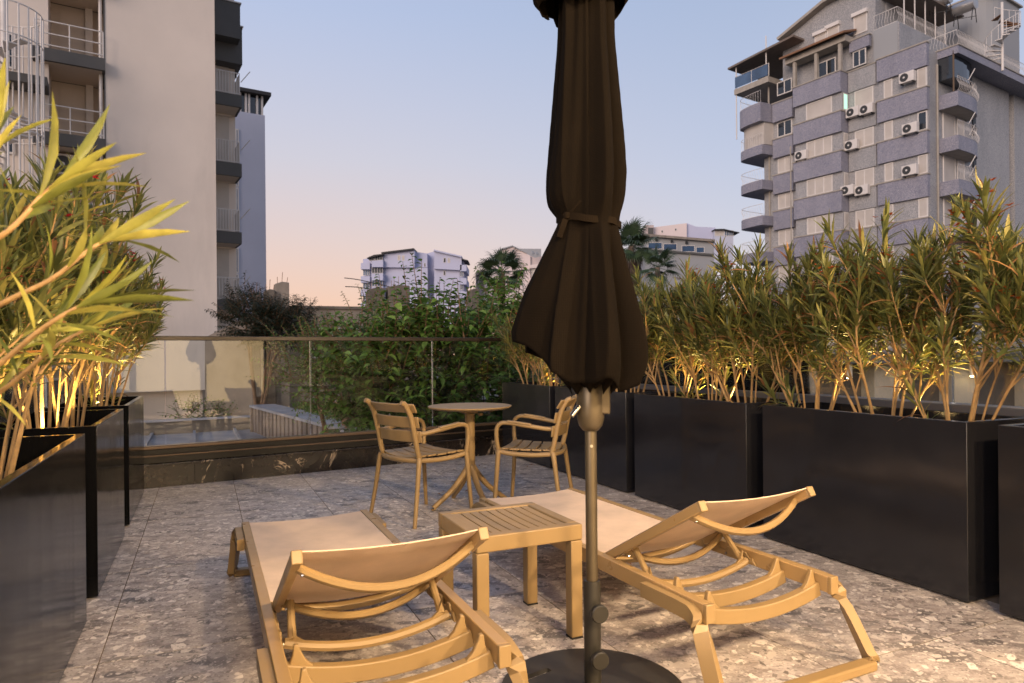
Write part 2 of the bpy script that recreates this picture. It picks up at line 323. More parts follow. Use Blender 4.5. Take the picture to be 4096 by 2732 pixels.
M = dict(
    tile=terrazzo(), grout=simple('grout', (.17, .13, .095), .9, bs=.2, bsc=200), marble=marble(),
    black=lacquer('black_lacquered_planter', (.0030, .0030, .0034), .10, .17, .012, .17), char=lacquer('charcoal_lacquered_planter', (.010, .010, .0122), .11, .18, .016),
    soil=simple('dark_potting_soil', (.035, .024, .016), .95, var=.5, vs=30, bs=1., bsc=40),
    resin=simple('sand_coloured_resin', (.265, .175, .075), .46, var=.08, bs=.05, bsc=400), sling=fabric('sand_mesh_sling', (.80, .62, .46), 110, .7, .22),
    sandalu=simple('sand_painted_aluminium', (.335, .215, .092), .34, var=.04), steel=simple('bolt_steel', (.5, .48, .45), .25, 1.),
    canopy=fabric('brown_canopy_cloth', (.0055, .0038, .0024), 60, .95, spec=.06), strap=fabric('brown_strap_cloth', (.009, .006, .0035), 60, .95, spec=.06),
    bronze=simple('bronze_pole', (.10, .078, .048), .36, .55, .06), graph=simple('graphite_pole', (.030, .027, .022), .42, .3, .06), basem=simple('graphite_base_plate', (.028, .026, .025), .5, .1),
    rail=simple('bronze_anodised_rail', (.024, .016, .010), .38, .3), chan=simple('bronze_channel', (.10, .066, .042), .4, .3), chand=simple('dark_channel', (.0045, .0034, .0027), .45, .0, spec=.3), ralu=simple('grey_blue_channel', (.10, .11, .14), .45, .2),
    glass=glass('clear_glass_pane'), wglass=simple('window_glass_dark', (.018, .022, .028), .06, spec=.8, var=.3, vs=.6), bluegl=simple('window_glass_sky_blue', (.05, .09, .16), .08, spec=.9, var=.4, vs=.5),
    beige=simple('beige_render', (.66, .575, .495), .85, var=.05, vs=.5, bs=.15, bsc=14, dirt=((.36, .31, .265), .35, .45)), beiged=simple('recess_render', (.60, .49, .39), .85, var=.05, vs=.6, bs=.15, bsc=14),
    slabgrey=simple('dark_grey_slab_paint', (.080, .077, .072), .75, var=.12, vs=1.2), white=simple('white_painted_metal', (.62, .58, .54), .5, var=.06), bwhite=simple('blue_white_render', (.46, .48, .57), .85, var=.05, vs=.4, bs=.1, bsc=9, dirt=((.28, .28, .32), .25, .25)),
    conc=simple('weathered_concrete', (.235, .20, .165), .92, var=.28, vs=1.6, bs=.4, bsc=9, dirt=((.07, .06, .05), .9, .75)), concd=simple('dark_weathered_concrete', (.13, .11, .09), .92, var=.3, vs=1.6, bs=.4, bsc=9, dirt=((.04, .036, .03), .9, .7)),
    shut=shutter('white_roller_shutter', (.60, .55, .50)), shutg=shutter('grey_roller_shutter', (.42, .40, .385)),
    mosb=mosaic('blue_mosaic', (.155, .16, .215), (.42, .395, .41), 55., (.11, .12, .19)), mosg=mosaic('grey_mosaic', (.20, .205, .215), (.50, .475, .455), 55., (.17, .175, .19)),
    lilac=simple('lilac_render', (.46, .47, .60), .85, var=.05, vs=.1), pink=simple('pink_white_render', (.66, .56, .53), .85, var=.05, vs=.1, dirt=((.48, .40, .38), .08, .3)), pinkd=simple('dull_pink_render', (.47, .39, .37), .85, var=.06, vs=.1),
    taupe=simple('taupe_panel', (.070, .060, .053), .55, var=.1, vs=1.), stone=simple('pale_stone_column', (.33, .295, .25), .8, var=.14, vs=2., bs=.1), greyr=simple('grey_render', (.29, .295, .30), .85, var=.06, vs=.2),
    roofd=simple('dark_roof_edge', (.03, .027, .026), .7), wood=simple('pergola_wood', (.13, .085, .05), .7), brownroof=simple('brown_soffit', (.16, .125, .10), .8), rust=simple('rusty_metal', (.20, .10, .05), .8),
    zinc=simple('grey_sheet_roof', (.26, .26, .28), .5, .1, .25, 1.4, .15, 20, dirt=((.12, .11, .11), 1.2, .6)), slat=simple('weathered_slat', (.15, .12, .10), .8, var=.3, vs=3), slatd=simple('dark_slat', (.022, .016, .012), .7),
    bark=simple('tan_oleander_stem', (.30, .185, .075), .65, var=.25, vs=22, bs=.4, bsc=90), trunk=simple('brown_bark', (.13, .075, .04), .9, var=.4, vs=6, bs=.8, bsc=25), palmtr=simple('palm_trunk', (.15, .11, .08), .9, var=.3, vs=4, bs=.6, bsc=12),
    leaf=leafmat('oleander_leaf', .4), tleaf=leafmat('tree_leaf', .5, .5), petal=leafmat('petal', .4, .6), ground=simple('town_ground', (.09, .085, .075), .95, var=.3, vs=.2, bs=.3, bsc=2),
    wallh=simple('warm_white_house_wall', (.62, .52, .40), .8, var=.05, vs=1., bs=.1, bsc=30), acw=simple('air_conditioner_white', (.60, .56, .52), .5, var=.06), acd=simple('fan_grille_dark', (.03, .03, .03), .6), tank=simple('solar_tank_metal', (.42, .40, .38), .35, .7), blackm=simple('black_metal', (.012, .012, .012), .5),
    dry=simple('dry_leaf', (.24, .10, .035), .8, var=.3, vs=30), lampglow=emission('warm_lamp_glow', (1, .72, .32), 30.), window_on=emission('lit_window_pane', (1., .68, .33), 2.6), greenlit=emission('green_white_lit_window', (.55, 1., .72), 1.0), warmspark=emission('street_lamp_glow', (1, .6, .22), 18.),
)
# ================================================================== the setting
g = MB().add([(-3000, -3000, -5.2), (3000, -3000, -5.2), (3000, 4000, -5.2), (-3000, 4000, -5.2)], [(0, 1, 2, 3)]).build('ground', M['ground']); tag(g, 'dull town ground far below the terrace', 'ground', kind='structure')
fl = MB().box(-1.25, 3.78, -1.7, 7.35, -.35, -.0025).build('terrace_floor', M['grout'], rz=GA); tag(fl, 'terrace floor of speckled grey stone tiles', 'floor', kind='structure')
tm = None
for i in range(8):
    s0 = -.363 + .592 * (i - 2)
    for j in range(8):
        t0 = 2.89 + 1.18 * (j - 4)
        if t0 > 7.2 or s0 > 3.7: continue
        if tm is None:
            tm = MB().box(.002, .590, .002, 1.178, -.002, 0.).build('tile', M['tile'], fl, bevel=.0008, seg=1); c = tm
        else: c = tm.copy(); COL.objects.link(c)
        c.location = (s0, t0, 0)

# ------------------------------------------------------------------ far parapet and glass balustrade
RF = Facade((-3.044, 5.811, 0), 58.5, -1)            # x along, outward -y is towards the camera
PW = (-1.1, 4.12)
pw = RF.root('parapet_wall', 'low dark brown veined marble parapet under the far glass balustrade', 'wall')
edges = [PW[0], RF.pz(560, 1900)[0], RF.pz(780, 1900)[0], RF.pz(1330, 1880)[0], 2.75, PW[1]]
for a, b in zip(edges, edges[1:]): MB().box(a + .001, b - .001, 0, .22, .0, .185).build('marble_slab', M['marble'], pw, bevel=.002)
for a, b in ((PW[0], .9), (.9, 2.6), (2.6, PW[1])): MB().box(a + .001, b - .001, -.022, .24, .1855, .205).build('coping', M['marble'], pw, bevel=.004)
rb = RF.root('glass_balustrade', 'frameless glass balustrade with thin dark bronze top rail along the far edge', 'railing')
MB().box(PW[0], PW[1], .03, .15, .2055, .262).build('base_channel', M['chand'], rb, bevel=.003)
MB().box(PW[0], PW[1], .022, .158, .2625, .276).build('channel_lip', M['chan'], rb, bevel=.003)
MB().box(PW[0], PW[1], .048, .14, .2765, .322).build('channel_cover', M['chand'], rb, bevel=.003)
MB().box(PW[0], PW[1], .044, .144, .3225, .352).build('channel_bead', M['chan'], rb, bevel=.006)
js = [PW[0], RF.pz(665, 1560)[0], RF.pz(1254, 1560)[0], RF.pz(1746, 1560)[0], 3.6, PW[1]]
for a, b in zip(js, js[1:]): MB().box(a + .006, b - .006, .084, .100, .353, 1.268).build('glass_pane', M['glass'], rb)
MB().box(PW[0], PW[1], .072, .112, 1.2685, 1.308).build('top_rail', M['rail'], rb, bevel=.004)
# right-hand parapet and balustrade behind the planters
rw = MB().box(3.62, 3.80, -1.7, 6.98, 0, .77).build('parapet_wall', M['taupe'], rz=GA); tag(rw, 'plain taupe parapet hidden behind the right row of planters', 'wall')
r2 = thing('glass_balustrade', 'glass balustrade with grey base channel behind the right row of planters', 'railing', rz=GA)
MB().box(3.63, 3.77, -1.7, 6.97, .7705, .835).build('base_channel', M['ralu'], r2, bevel=.004)
for a in (-1.7, -.2, 1.3, 2.35, 3.85, 5.35): MB().box(3.69, 3.706, a + .006, min(a + (1.05 if a == 1.3 else 1.5), 6.96) - .006, .836, 1.268).build('glass_pane', M['glass'], r2)
MB().box(3.678, 3.718, -1.7, 6.97, 1.2685, 1.308).build('top_rail', M['rail'], r2, bevel=.004)
l2 = thing('glass_balustrade', 'glass balustrade along the left edge behind the left planters', 'railing', rz=GA)
MB().box(-1.2, -1.06, -1.7, 6.38, .0, .17).build('base_channel', M['chand'], l2, bevel=.004)
for a in (-1.7, .3, 2.3, 4.3): MB().box(-1.14, -1.124, a + .006, a + 1.994, .171, 1.268).build('glass_pane', M['glass'], l2)
MB().box(-1.152, -1.112, -1.7, 6.38, 1.2685, 1.308).build('top_rail', M['rail'], l2, bevel=.004)

# ------------------------------------------------------------------ the house behind the camera: lit doors and wall lamps light the terrace
hs = thing('house_facade', 'warm white house wall with lit sliding doors behind the terrace', 'building', rz=GA)
H0 = -1.72
for a, b, z0, z1 in ((-1.4, -.5, -5.2, 3.9), (3.4, 4.0, -5.2, 3.9), (-.5, 3.4, 2.45, 3.9), (-.5, 3.4, -5.2, -.36)): MB().box(a, b, H0 - .25, H0, z0, z1).build('wall', M['wallh'], hs)
MB().box(-1.5, 4.1, H0 - .3, H0 + .3, 3.9, 4.2).build('roof_edge', M['wallh'], hs)
for k in range(3):
    a = -.5 + 1.3 * k; d = MB().box(a + .06, a + 1.24, H0 - .14, H0 - .12, .06, 2.39).build('door_pane', M['window_on'], hs)
    MB().box(a, a + .058, H0 - .17, H0 - .09, 0, 2.45).box(a + 1.242, a + 1.3, H0 - .17, H0 - .09, 0, 2.45).box(a + .058, a + 1.242, H0 - .17, H0 - .09, 0, .058).box(a + .058, a + 1.242, H0 - .17, H0 - .09, 2.392, 2.45).build('door_frame', M['chand'], hs)
def wall_lamp(s, e, label):
    r = thing('wall_lamp', label, 'lamp', W(s, H0, 3.15), GA, 'lamps on the house wall')
    MB().box(-.05, .05, 0, .03, -.12, .12).build('back_plate', M['blackm'], r, bevel=.004)
    MB().lathe([(.045, -.1), (.045, .1)], 20, (0, .085)).build('shade', M['blackm'], r, smooth=True)
    MB().lathe([(.036, -.112), (.036, -.1005)], 20, (0, .085)).build('bulb', M['lampglow'], r, smooth=True)
    l = bpy.data.lights.new('wall_lamp_light', 'SPOT'); l.energy = e; l.color = (1, .715, .42); l.spot_size = R(158); l.spot_blend = .6; l.shadow_soft_size = .14
    lo = bpy.data.objects.new('wall_lamp_light', l); COL.objects.link(lo); lo.parent = r; lo.location = (0, .2, -.1)
    lo.rotation_euler = (R(48), 0, 0)
wall_lamp(3.7, 930, 'black cylinder wall lamp on the right pier of the house wall')
wall_lamp(1.75, 520, 'black cylinder wall lamp above the middle of the sliding doors')
wall_lamp(.1, 480, 'black cylinder wall lamp above the left end of the sliding doors')

# ------------------------------------------------------------------ planters
def planter(s0, s1, t0, t1, mat, label, group, h=.805, rim=.032):
    r = thing('planter_box', label, 'planter', W((s0 + s1) / 2, (t0 + t1) / 2), GA, group); a, b = (s1 - s0) / 2, (t1 - t0) / 2
    m = MB(); i0, i1 = a - rim, b - rim
    o4 = [(-a, -b), (a, -b), (a, b), (-a, b)]; i4 = [(-i0, -i1), (i0, -i1), (i0, i1), (-i0, i1)]
    vs = [(x, y, .012) for x, y in o4] + [(x, y, h) for x, y in o4] + [(x, y, h) for x, y in i4] + [(x, y, h - .30) for x, y in i4]
    fs = [(3, 2, 1, 0)]
    for k in range(4):
        q = (k + 1) % 4; fs += [(k, q, 4 + q, 4 + k), (4 + k, 4 + q, 8 + q, 8 + k), (8 + k, 8 + q, 12 + q, 12 + k)]
    fs.append((12, 13, 14, 15)); m.add(vs, fs).build('shell', mat, r, bevel=.0025)
    MB().box(-a + .03, a - .03, -b + .03, b - .03, 0, .0115).build('plinth', M['blackm'], r)
    n = 14; k2 = 34; sv = []; sf = []
    for iy in range(k2):
        for ix in range(n):
            sv.append((-i0 + 2 * i0 * ix / (n - 1), -i1 + 2 * i1 * iy / (k2 - 1), h - .135 + rng.normal() * .008))
    sf = [(y * n + x, y * n + x + 1, (y + 1) * n + x + 1, (y + 1) * n + x) for y in range(k2 - 1) for x in range(n - 1)]
    MB().add(sv, sf).build('soil', M['soil'], r, smooth=True)
    return r
RT = [(.55, 1.75), (1.877, 3.075), (3.21, 4.41), (4.525, 5.72), (5.83, 6.98)]
RL = ['charcoal planter box at the right edge, nearest of the right row', 'large charcoal planter box standing behind the raised backrest of the right lounger',
      'charcoal planter box third from the camera in the right row', 'charcoal planter box behind the umbrella pole and the right chair', 'charcoal planter box at the far end of the right row beside the bistro table']
for (a, b), lb in zip(RT, RL): planter(3.055, 3.54, a, b, M['char'], lb, 'charcoal planters along the right edge')
LT = [(.42, 1.66), (1.92, 3.335), (3.67, 4.82), (5.13, 6.33)]
LL = ['glossy black planter box just beyond the left edge of the picture', 'nearest visible glossy black planter box on the left', 'middle glossy black planter box of the left row', 'farthest and slimmest looking glossy black planter box on the left by the glass']
for (a, b), lb in zip(LT, LL): planter(-.945, -.46, a, b, M['black'], lb, 'glossy black planters along the left edge')

# ------------------------------------------------------------------ sun loungers
def lounger(label, s, t, rot):
    r = thing('sun_lounger', label, 'sun lounger', W(s, t), GA + rot, 'sand coloured sun loungers')
    hw, L = .312, 1.86; zr = .30; res, al = M['resin'], M['sandalu']
    for sx in (-1, 1):
        x0, x1 = sorted((sx * hw, sx * (hw - .036)))
        fr = MB().box(x0, x1, .006, L - .004, zr - .06, zr).build('side_rail', al, r, bevel=.003)
        MB().box(x0 - .001, x1 + .001, -.012, .0055, zr - .063, zr + .001).build('end_cap', res, fr, bevel=.003)
        # leg bracket and leg, near and far
        for near in (True, False):
            y0 = 0. if near else L; dy = -1 if near else 1
            xo = sx * (hw + .0165)
            pth = [(xo, y0 - dy * .30, zr - .038), (xo, y0 - dy * .10, zr - .036), (xo, y0 - dy * .035, zr - .045), (sx * (hw + .022), y0 + dy * .01, zr - .085), (sx * (hw + .038), y0 + dy * .10, .05), (sx * (hw + .036), y0 + dy * .118, .024)]
            m = MB(); pp = smooth_path(pth, 5); sc = [min(1, .55 + i * .12) for i in range(len(pp))]
            m.sweep(pp, [(-.016, -.026), (.016, -.026), (.016, .026), (-.016, .026)], (sx * 1., 0, 0.001) if False else (0, -dy * .6, .8), None)
            m.build('leg', res, r, bevel=.006, seg=3)
        # ratchet strip on the inner side of the rail
        xi = sx * (hw - .046)
        zz = []
        for k in range(5):
            y = .36 + .085 * k; zz += [(y, zr - .030), (y + .02, zr - .030), (y + .035, zr - .012), (y + .055, zr - .012), (y + .07, zr - .03)]
        pol = [(.34, zr - .055)] + zz + [(.80, zr - .03), (.80, zr - .055)]
        rs = MB().prism([(p[0], p[1]) for p in pol][::-1], min(xi, xi + sx * .009), max(xi, xi + sx * .009), 'x').build('ratchet_strip', res, r, bevel=.002)
        for k in range(4): MB().tube([(xi - sx * .004, .375 + .13 * k, zr - .042), (xi, .375 + .13 * k, zr - .042)], .006, 8).build('screw', M['steel'], rs)
    for near in (True, False):
        y = -.118 if near else L + .118
        MB().bar([(-hw - .034, y, .018), (hw + .034, y, .018)], .05, .034).build('foot_bar', res, r, bevel=.007, seg=3)
        MB().box(-.02, .02, y - .028, y + .028, .0005, .020).build('clip', res, r, bevel=.003)
    # two sagging cross bars at the head end
    for y in (.055, .215):
        f = lambda k, y=y: (-(hw - .034) + 2 * (hw - .034) * k, y, zr - .055 - .040 * (1 - (2 * k - 1) ** 2))
        cb = MB().bar(arc(15, f), .034, .052).build('cross_bar', res, r, bevel=.004)
        for sx in (-1, 1):
            x = sx * (hw - .072)
            MB().prism([(x + sx * .028, zr - .045), (x - sx * .045, zr - .052), (x - sx * .02, zr - .028), (x - sx * .004, zr + .004), (x, zr + .018), (x + sx * .012, zr + .018), (x + sx * .016, zr - .01)][::sx], y - .009, y + .009, 'y').build('horn', res, cb, bevel=.003)
    # bar under the middle and at the foot
    for y in (.72, 1.25, L - .03):
        f = lambda k, y=y: (-(hw - .034) + 2 * (hw - .034) * k, y, zr - .03 - .05 * (1 - (2 * k - 1) ** 2))
        MB().bar(arc(13, f), .05, .022).build('cross_bar', res, r, bevel=.004)
    # flat sling
    def sling(y0, y1, z, sag, n=22, k2=10):
        vs = []; fs = []
        for th in (0, -.0035):
            for j in range(k2):
                for i in range(n):
                    u = i / (n - 1); x = -(hw - .034) + 2 * (hw - .034) * u; v = j / (k2 - 1)
                    vs.append((x, y0 + (y1 - y0) * v, z + th - sag * (1 - (2 * u - 1) ** 2)))
        N = n * k2
        for j in range(k2 - 1):
            for i in range(n - 1):
                a = j * n + i; fs += [(a, a + 1, a + n + 1, a + n), (N + a + n, N + a + n + 1, N + a + 1, N + a)]
        for i in range(n - 1): fs += [(i + 1, i, N + i, N + i + 1), ((k2 - 1) * n + i, (k2 - 1) * n + i + 1, N + (k2 - 1) * n + i + 1, N + (k2 - 1) * n + i)]
        return vs, fs
    vs, fs = sling(.66, L - .012, zr - .004, .012); MB().add(vs, fs).build('seat_sling', M['sling'], r, smooth=True)
    # backrest: frame, sling, bows, prop
    A0 = Vector((0, .635, zr - .006)); A1 = Vector((0, .075, .612)); ax = (A1 - A0).normalized(); nn = Vector((0, -ax.z, ax.y)) * -1
    if nn.z < 0: nn = -nn
    LB = (A1 - A0).length
    bk = lambda x, l, h=0.: Vector((x, 0, 0)) + A0 + ax * l + nn * h
    hb = hw - .040
    for sx in (-1, 1):
        x = sx * (hb - .012)
        bf = MB().sweep([bk(x, 0, -.014), bk(x, LB, -.014)], [(-.013, -.017), (.013, -.017), (.013, .017), (-.013, .017)], nn).build('back_rail', al, r, bevel=.003)
        MB().sweep([bk(x, LB + .0005, -.014), bk(x, LB + .013, -.014)], [(-.0145, -.0185), (.0145, -.0185), (.0145, .0185), (-.0145, .0185)], nn).build('end_cap', res, bf, bevel=.003)
    n, k2 = 22, 10; vs = []; fs = []
    for th in (0, -.0035):
        for j in range(k2):
            for i in range(n):
                u = i / (n - 1); vs.append(bk(-hb + 2 * hb * u, .004 + (LB + .002) * j / (k2 - 1), .0045 + th - .022 * (1 - (2 * u - 1) ** 2) * (1 - .35 * j / k2)))
    N = n * k2
    for j in range(k2 - 1):
        for i in range(n - 1):
            a = j * n + i; fs += [(a, a + 1, a + n + 1, a + n), (N + a + n, N + a + n + 1, N + a + 1, N + a)]
    for i in range(n - 1): fs += [(i + 1, i, N + i, N + i + 1), ((k2 - 1) * n + i, (k2 - 1) * n + i + 1, N + (k2 - 1) * n + i + 1, N + (k2 - 1) * n + i)]
    MB().add(vs, fs).build('back_sling', M['sling'], r, smooth=True)
    for l, sag in ((LB - .075, .085), (.115, .075)):
        f = lambda k, l=l, sag=sag: bk((-hb + .022) + 2 * (hb - .022) * k, l, -.022 - sag * (1 - (2 * k - 1) ** 2))
        bw = MB().sweep(arc(17, f), [(.017 * math.cos(q * math.pi / 4), .014 * math.sin(q * math.pi / 4)) for q in range(8)], nn).build('bow', res, r, smooth=True)
        for sx in (-1, 1): MB().tube([bk(sx * (hb - .035), l, -.046), bk(sx * (hb - .035), l, -.034)], .007, 8).build('bolt', M['steel'], bw)
    py, pz_ = .385, zr - .042
    f = lambda k: (-(hw - .05) + 2 * (hw - .05) * k, py, pz_ - .045 * (1 - (2 * k - 1) ** 2))
    pr = MB().sweep(arc(17, f), [(.016 * math.cos(q * math.pi / 4), .016 * math.sin(q * math.pi / 4)) for q in range(8)], (0, 0, 1)).build('prop_bar', res, r, smooth=True)
    for sx in (-1, 1):
        a = bk(sx * (hb - .040), .165, -.03); b = Vector((sx * (hw - .075), py, pz_ + .004)); e = Vector((sx * (hw - .13), py, pz_ - .016))
        MB().tube([a, a.lerp(b, .5), b], [.0125, .012, .014], 8).build('strut', res, pr, smooth=True)
        MB().prism([(b.x, b.z + .045), (b.x - sx * .012, b.z + .012), (e.x, e.z - .004), (b.x, b.z - .01)][::-sx], py - .006, py + .006, 'y').build('gusset', res, pr, bevel=.002)
    return r
lounger('sand coloured sun lounger on the left, its raised backrest toward the camera', .4727, 1.757, 0.)
lounger('sand coloured sun lounger on the right, beside the umbrella pole and black planters', 1.79, 1.757, R(1.6))

# ------------------------------------------------------------------ slatted side table
st = thing('side_table', 'square sand coloured slatted side table between the two loungers', 'table', W(1.13, 2.54), GA)
h = .225
for a, b, c, d in ((-h, h, -h, -h + .045), (-h, h, h - .045, h)): MB().box(a, b, c, d, .388, .45).build('apron', M['resin'], st, bevel=.005)
for a, b in ((-h, -h + .045), (h - .045, h)): MB().box(a, b, -h + .046, h - .046, .388, .4497).build('apron', M['resin'], st, bevel=.005)
ns = 9; wd = (2 * h - .09) / ns
for k in range(ns):
    x = -h + .045 + wd * k
    f = lambda q, x=x: (x + wd / 2, -h + .044 + (2 * h - .088) * q, .4395 - .003 * (1 - (2 * q - 1) ** 2))
    MB().bar(arc(7, f), wd - .0055, .012).build('slat', M['resin'], st, bevel=.002)
for sx in (-1, 1):
    for sy in (-1, 1):
        x, y = sx * (h - .026), sy * (h - .026); lg = MB().box(x - .025, x + .025, y - .025, y + .025, .006, .3865).build('leg', M['resin'], st, bevel=.004)
        MB().box(x - .0255, x + .0255, y - .0255, y + .0255, 0, .0058).build('foot_pad', M['blackm'], lg)

# ------------------------------------------------------------------ bistro table and armchairs
bt = thing('bistro_table', 'round sand coloured pedestal table between the two armchairs', 'table', (-.318, 5.03, 0), R(30))
MB().lathe([(.0, .7175), (.265, .7175), (.30, .724), (.312, .734), (.312, .739), (.309, .742), (.0, .742)], 64).build('table_top', M['resin'], bt, smooth=True)
MB().box(-.11, .11, -.09, .09, .700, .717).box(-.05, .05, -.04, .04, .684, .6995).build('bracket', M['resin'], bt, bevel=.004)
MB().box(.075, .10, -.02, .02, .662, .6835).build('latch', M['resin'], bt, bevel=.003)
MB().lathe([(.0, .22), (.030, .222), (.036, .25), (.036, .68), (.044, .684), (0, .684)], 24).build('column', M['resin'], bt, smooth=True)
for k in range(4):
    a = k * math.pi / 2; c, s_ = math.cos(a), math.sin(a)
    p = smooth_path([(.012 * c, .012 * s_, .30), (.05 * c, .05 * s_, .245), (.15 * c, .15 * s_, .13), (.30 * c, .30 * s_, .014)], 4)
    lg = MB().tube(p, [.026 - .008 * i / (len(p) - 1) for i in range(len(p))], 10).build('leg', M['resin'], bt, smooth=True)
    MB().lathe([(.016, 0), (.018, .008)], 12, (.300 * c, .300 * s_)).build('glide', M['resin'], lg)
def chair(label, loc, head):
    r = thing('armchair', label, 'chair', (loc[0], loc[1], 0), -R(head), 'sand coloured slatted armchairs'); m_ = M['resin']
    hw = .215
    for sx in (-1, 1):
        x = sx * hw
        p = smooth_path([(sx * .262, -.255, .0), (sx * .245, -.222, .20), (sx * .232, -.195, .40), (sx * .222, -.186, .435)], 5)
        MB().tube(p, [.0135 + .006 * i / (len(p) - 1) for i in range(len(p))], 10).build('leg', m_, r, smooth=True)
        p = smooth_path([(sx * .266, .232, .0), (sx * .258, .215, .20), (sx * .250, .200, .41), (sx * .243, .192, .445)], 5)
        MB().tube(p, [.0135 + .006 * i / (len(p) - 1) for i in range(len(p))], 10).build('leg', m_, r, smooth=True)
        p = smooth_path([(x, -.175, .425), (x, -.195, .50), (x, -.215, .60), (x, -.245, .72), (x, -.285, .795), (x, -.318, .815)], 5)
        MB().tube(p, [.018] * (len(p) - 6) + [.018, .0178, .0175, .0172, .017, .0165], 10).build('back_post', m_, r, smooth=True)
        p = smooth_path([(x, -.212, .605), (sx * .228, -.15, .602), (sx * .25, -.02, .622), (sx * .258, .12, .642), (sx * .258, .178, .636), (sx * .257, .206, .60), (sx * .254, .208, .53), (sx * .246, .200, .455)], 6)
        am = MB().tube(p, .0155, 10).build('arm', m_, r, smooth=True)
        MB().bar(smooth_path([(sx * .247, -.04, .632), (sx * .257, .04, .644), (sx * .259, .13, .655)], 5), .040, .014).build('arm_pad', m_, am, bevel=.005)
        MB().tube(smooth_path([(x, -.18, .425), (sx * .225, -.05, .418), (sx * .236, .1, .424), (sx * .243, .195, .44)], 5), .017, 10).build('seat_rail', m_, r, smooth=True)
    f = lambda k: (-hw + 2 * hw * k, -.178 - .045 * (1 - (2 * k - 1) ** 2), .422)
    MB().tube(arc(13, f), .017, 10).build('rear_rail', m_, r, smooth=True)
    MB().tube([(-.243, .195, .44), (0, .205, .432), (.243, .195, .44)], .015, 10).build('front_rail', m_, r, smooth=True)
    for k in range(5):
        y = -.165 + .079 * k + .02
        f = lambda q, y=y, k=k: (-(.205 + .006 * k) + 2 * (.205 + .006 * k) * q, y - (.012 if k < 2 else 0) * (1 - (2 * q - 1) ** 2), .450 - .020 * (1 - (2 * q - 1) ** 2) + (.004 * (k - 2) if k > 2 else 0))
        MB().bar(arc(11, f), .070, .013).build('seat_slat', m_, r, bevel=.004)
    for k, (z, y, hh, tl) in enumerate(((.585, -.207, .078, .14), (.680, -.228, .076, .24), (.775, -.262, .072, .75))):
        wv = .250 if k < 2 else .262
        f = lambda q, y=y, z=z, wv=wv: Vector((-wv + 2 * wv * q, y + .022 - .052 * (1 - (2 * q - 1) ** 2), z))
        MB().sweep(arc(15, f), [(-.0065, -hh / 2), (.0065, -hh / 2), (.0065, hh / 2), (-.0065, hh / 2)], (0, -tl, 1)).build('back_slat', m_, r, bevel=.005)
    return r
chair('sand coloured slatted armchair on the left of the bistro table, its back to the camera', (-.637, 4.722), 46)
chair('sand coloured slatted armchair on the right of the bistro table, seen side on', (.150, 4.935), -76)

# ------------------------------------------------------------------ closed umbrella in its plate base
UX, UY = .258, 2.232
ub = thing('umbrella_base', 'round flat graphite umbrella base plate with two knobs on its tube', 'umbrella base', (UX, UY, 0), GA)
n = 72; vo = [(.305 * math.cos(2 * math.pi * i / n), .305 * math.sin(2 * math.pi * i / n)) for i in range(n)]
import bmesh
def plate_with_slots(z0, z1):
    me = bpy.data.meshes.new('plate'); bm = bmesh.new()
    def ring(pts): 
        v = [bm.verts.new((x, y, z1)) for x, y in pts]
        return [bm.edges.new((v[i], v[(i + 1) % len(v)])) for i in range(len(v))]
    e = ring(vo)
    def slot(cx, cy, L, w, ang):
        pts = []
        for sx, sy in ((1, 1), (-1, 1), (-1, -1), (1, -1)):
            a0 = {(1, 1): 0, (-1, 1): 90, (-1, -1): 180, (1, -1): 270}[(sx, sy)]
            for q in range(4):
                a = R(a0 + 30 * q); pts.append((sx * (L - .008) + .008 * math.cos(a), sy * (w - .008) + .008 * math.sin(a)))
        c, s_ = math.cos(ang), math.sin(ang); return [(cx + x * c - y * s_, cy + x * s_ + y * c) for x, y in pts]
    e += ring(slot(-.125, .17, .062, .014, R(12))); e += ring(slot(.125, -.17, .062, .014, R(12)))
    res = bmesh.ops.triangle_fill(bm, use_beauty=True, use_dissolve=False, edges=e)
    fs = [f for f in bm.faces]; ext = bmesh.ops.extrude_face_region(bm, geom=fs)
    for v in [q for q in ext['geom'] if isinstance(q, bmesh.types.BMVert)]: v.co.z = z0
    bmesh.ops.recalc_face_normals(bm, faces=bm.faces); bm.to_mesh(me); bm.free(); me.materials.append(M['basem'])
    o = bpy.data.objects.new('plate', me); COL.objects.link(o); o.parent = ub; return o
plate_with_slots(.0, .016)
MB().lathe([(.028, .0165), (.028, .365), (.026, .375), (.0215, .376), (.0215, .30)], 32).build('tube', M['graph'], ub, smooth=True)
for z in (.135, .285):
    d = Vector((.42, -1, 0)); d.rotate(Matrix.Rotation(0, 3, 'Z')); d.normalize()
    d = Vector((.28, -1, 0)); d.rotate(Matrix.Rotation(-GA, 3, 'Z')); d.normalize()
    kn = MB().tube([d * .024 + Vector((0, 0, z)), d * .052 + Vector((0, 0, z))], .012, 14).build('knob', M['graph'], ub, smooth=True)
    MB().tube([d * .050 + Vector((0, 0, z)), d * .054 + Vector((0, 0, z)), d * .068 + Vector((0, 0, z)), d * .071 + Vector((0, 0, z))], [.026, .029, .029, .026], 28).build('knob_head', M['graph'], kn, smooth=True)
um = thing('closed_umbrella', 'closed dark brown parasol tied with a strap around its bronze pole', 'umbrella', (UX, UY, 0))
MB().lathe([(.0195, .08), (.0195, 2.52), (.012, 2.53)], 28).build('pole', M['bronze'], um, smooth=True)
bt_ = MB().tube([(0, -.018, .82), (.0, -.021, .82)], .005, 12).build('pin', M['steel'], um, smooth=True)
hs_ = MB().lathe([(.020, .868), (.026, .870), (.038, .885), (.044, .905), (.046, .925), (.046, 1.03), (.040, 1.04)], 32).build('crank_housing', M['bronze'], um, smooth=True)
MB().box(.022, .062, -.030, .004, .925, 1.03).build('crank_box', M['bronze'], hs_, bevel=.006)
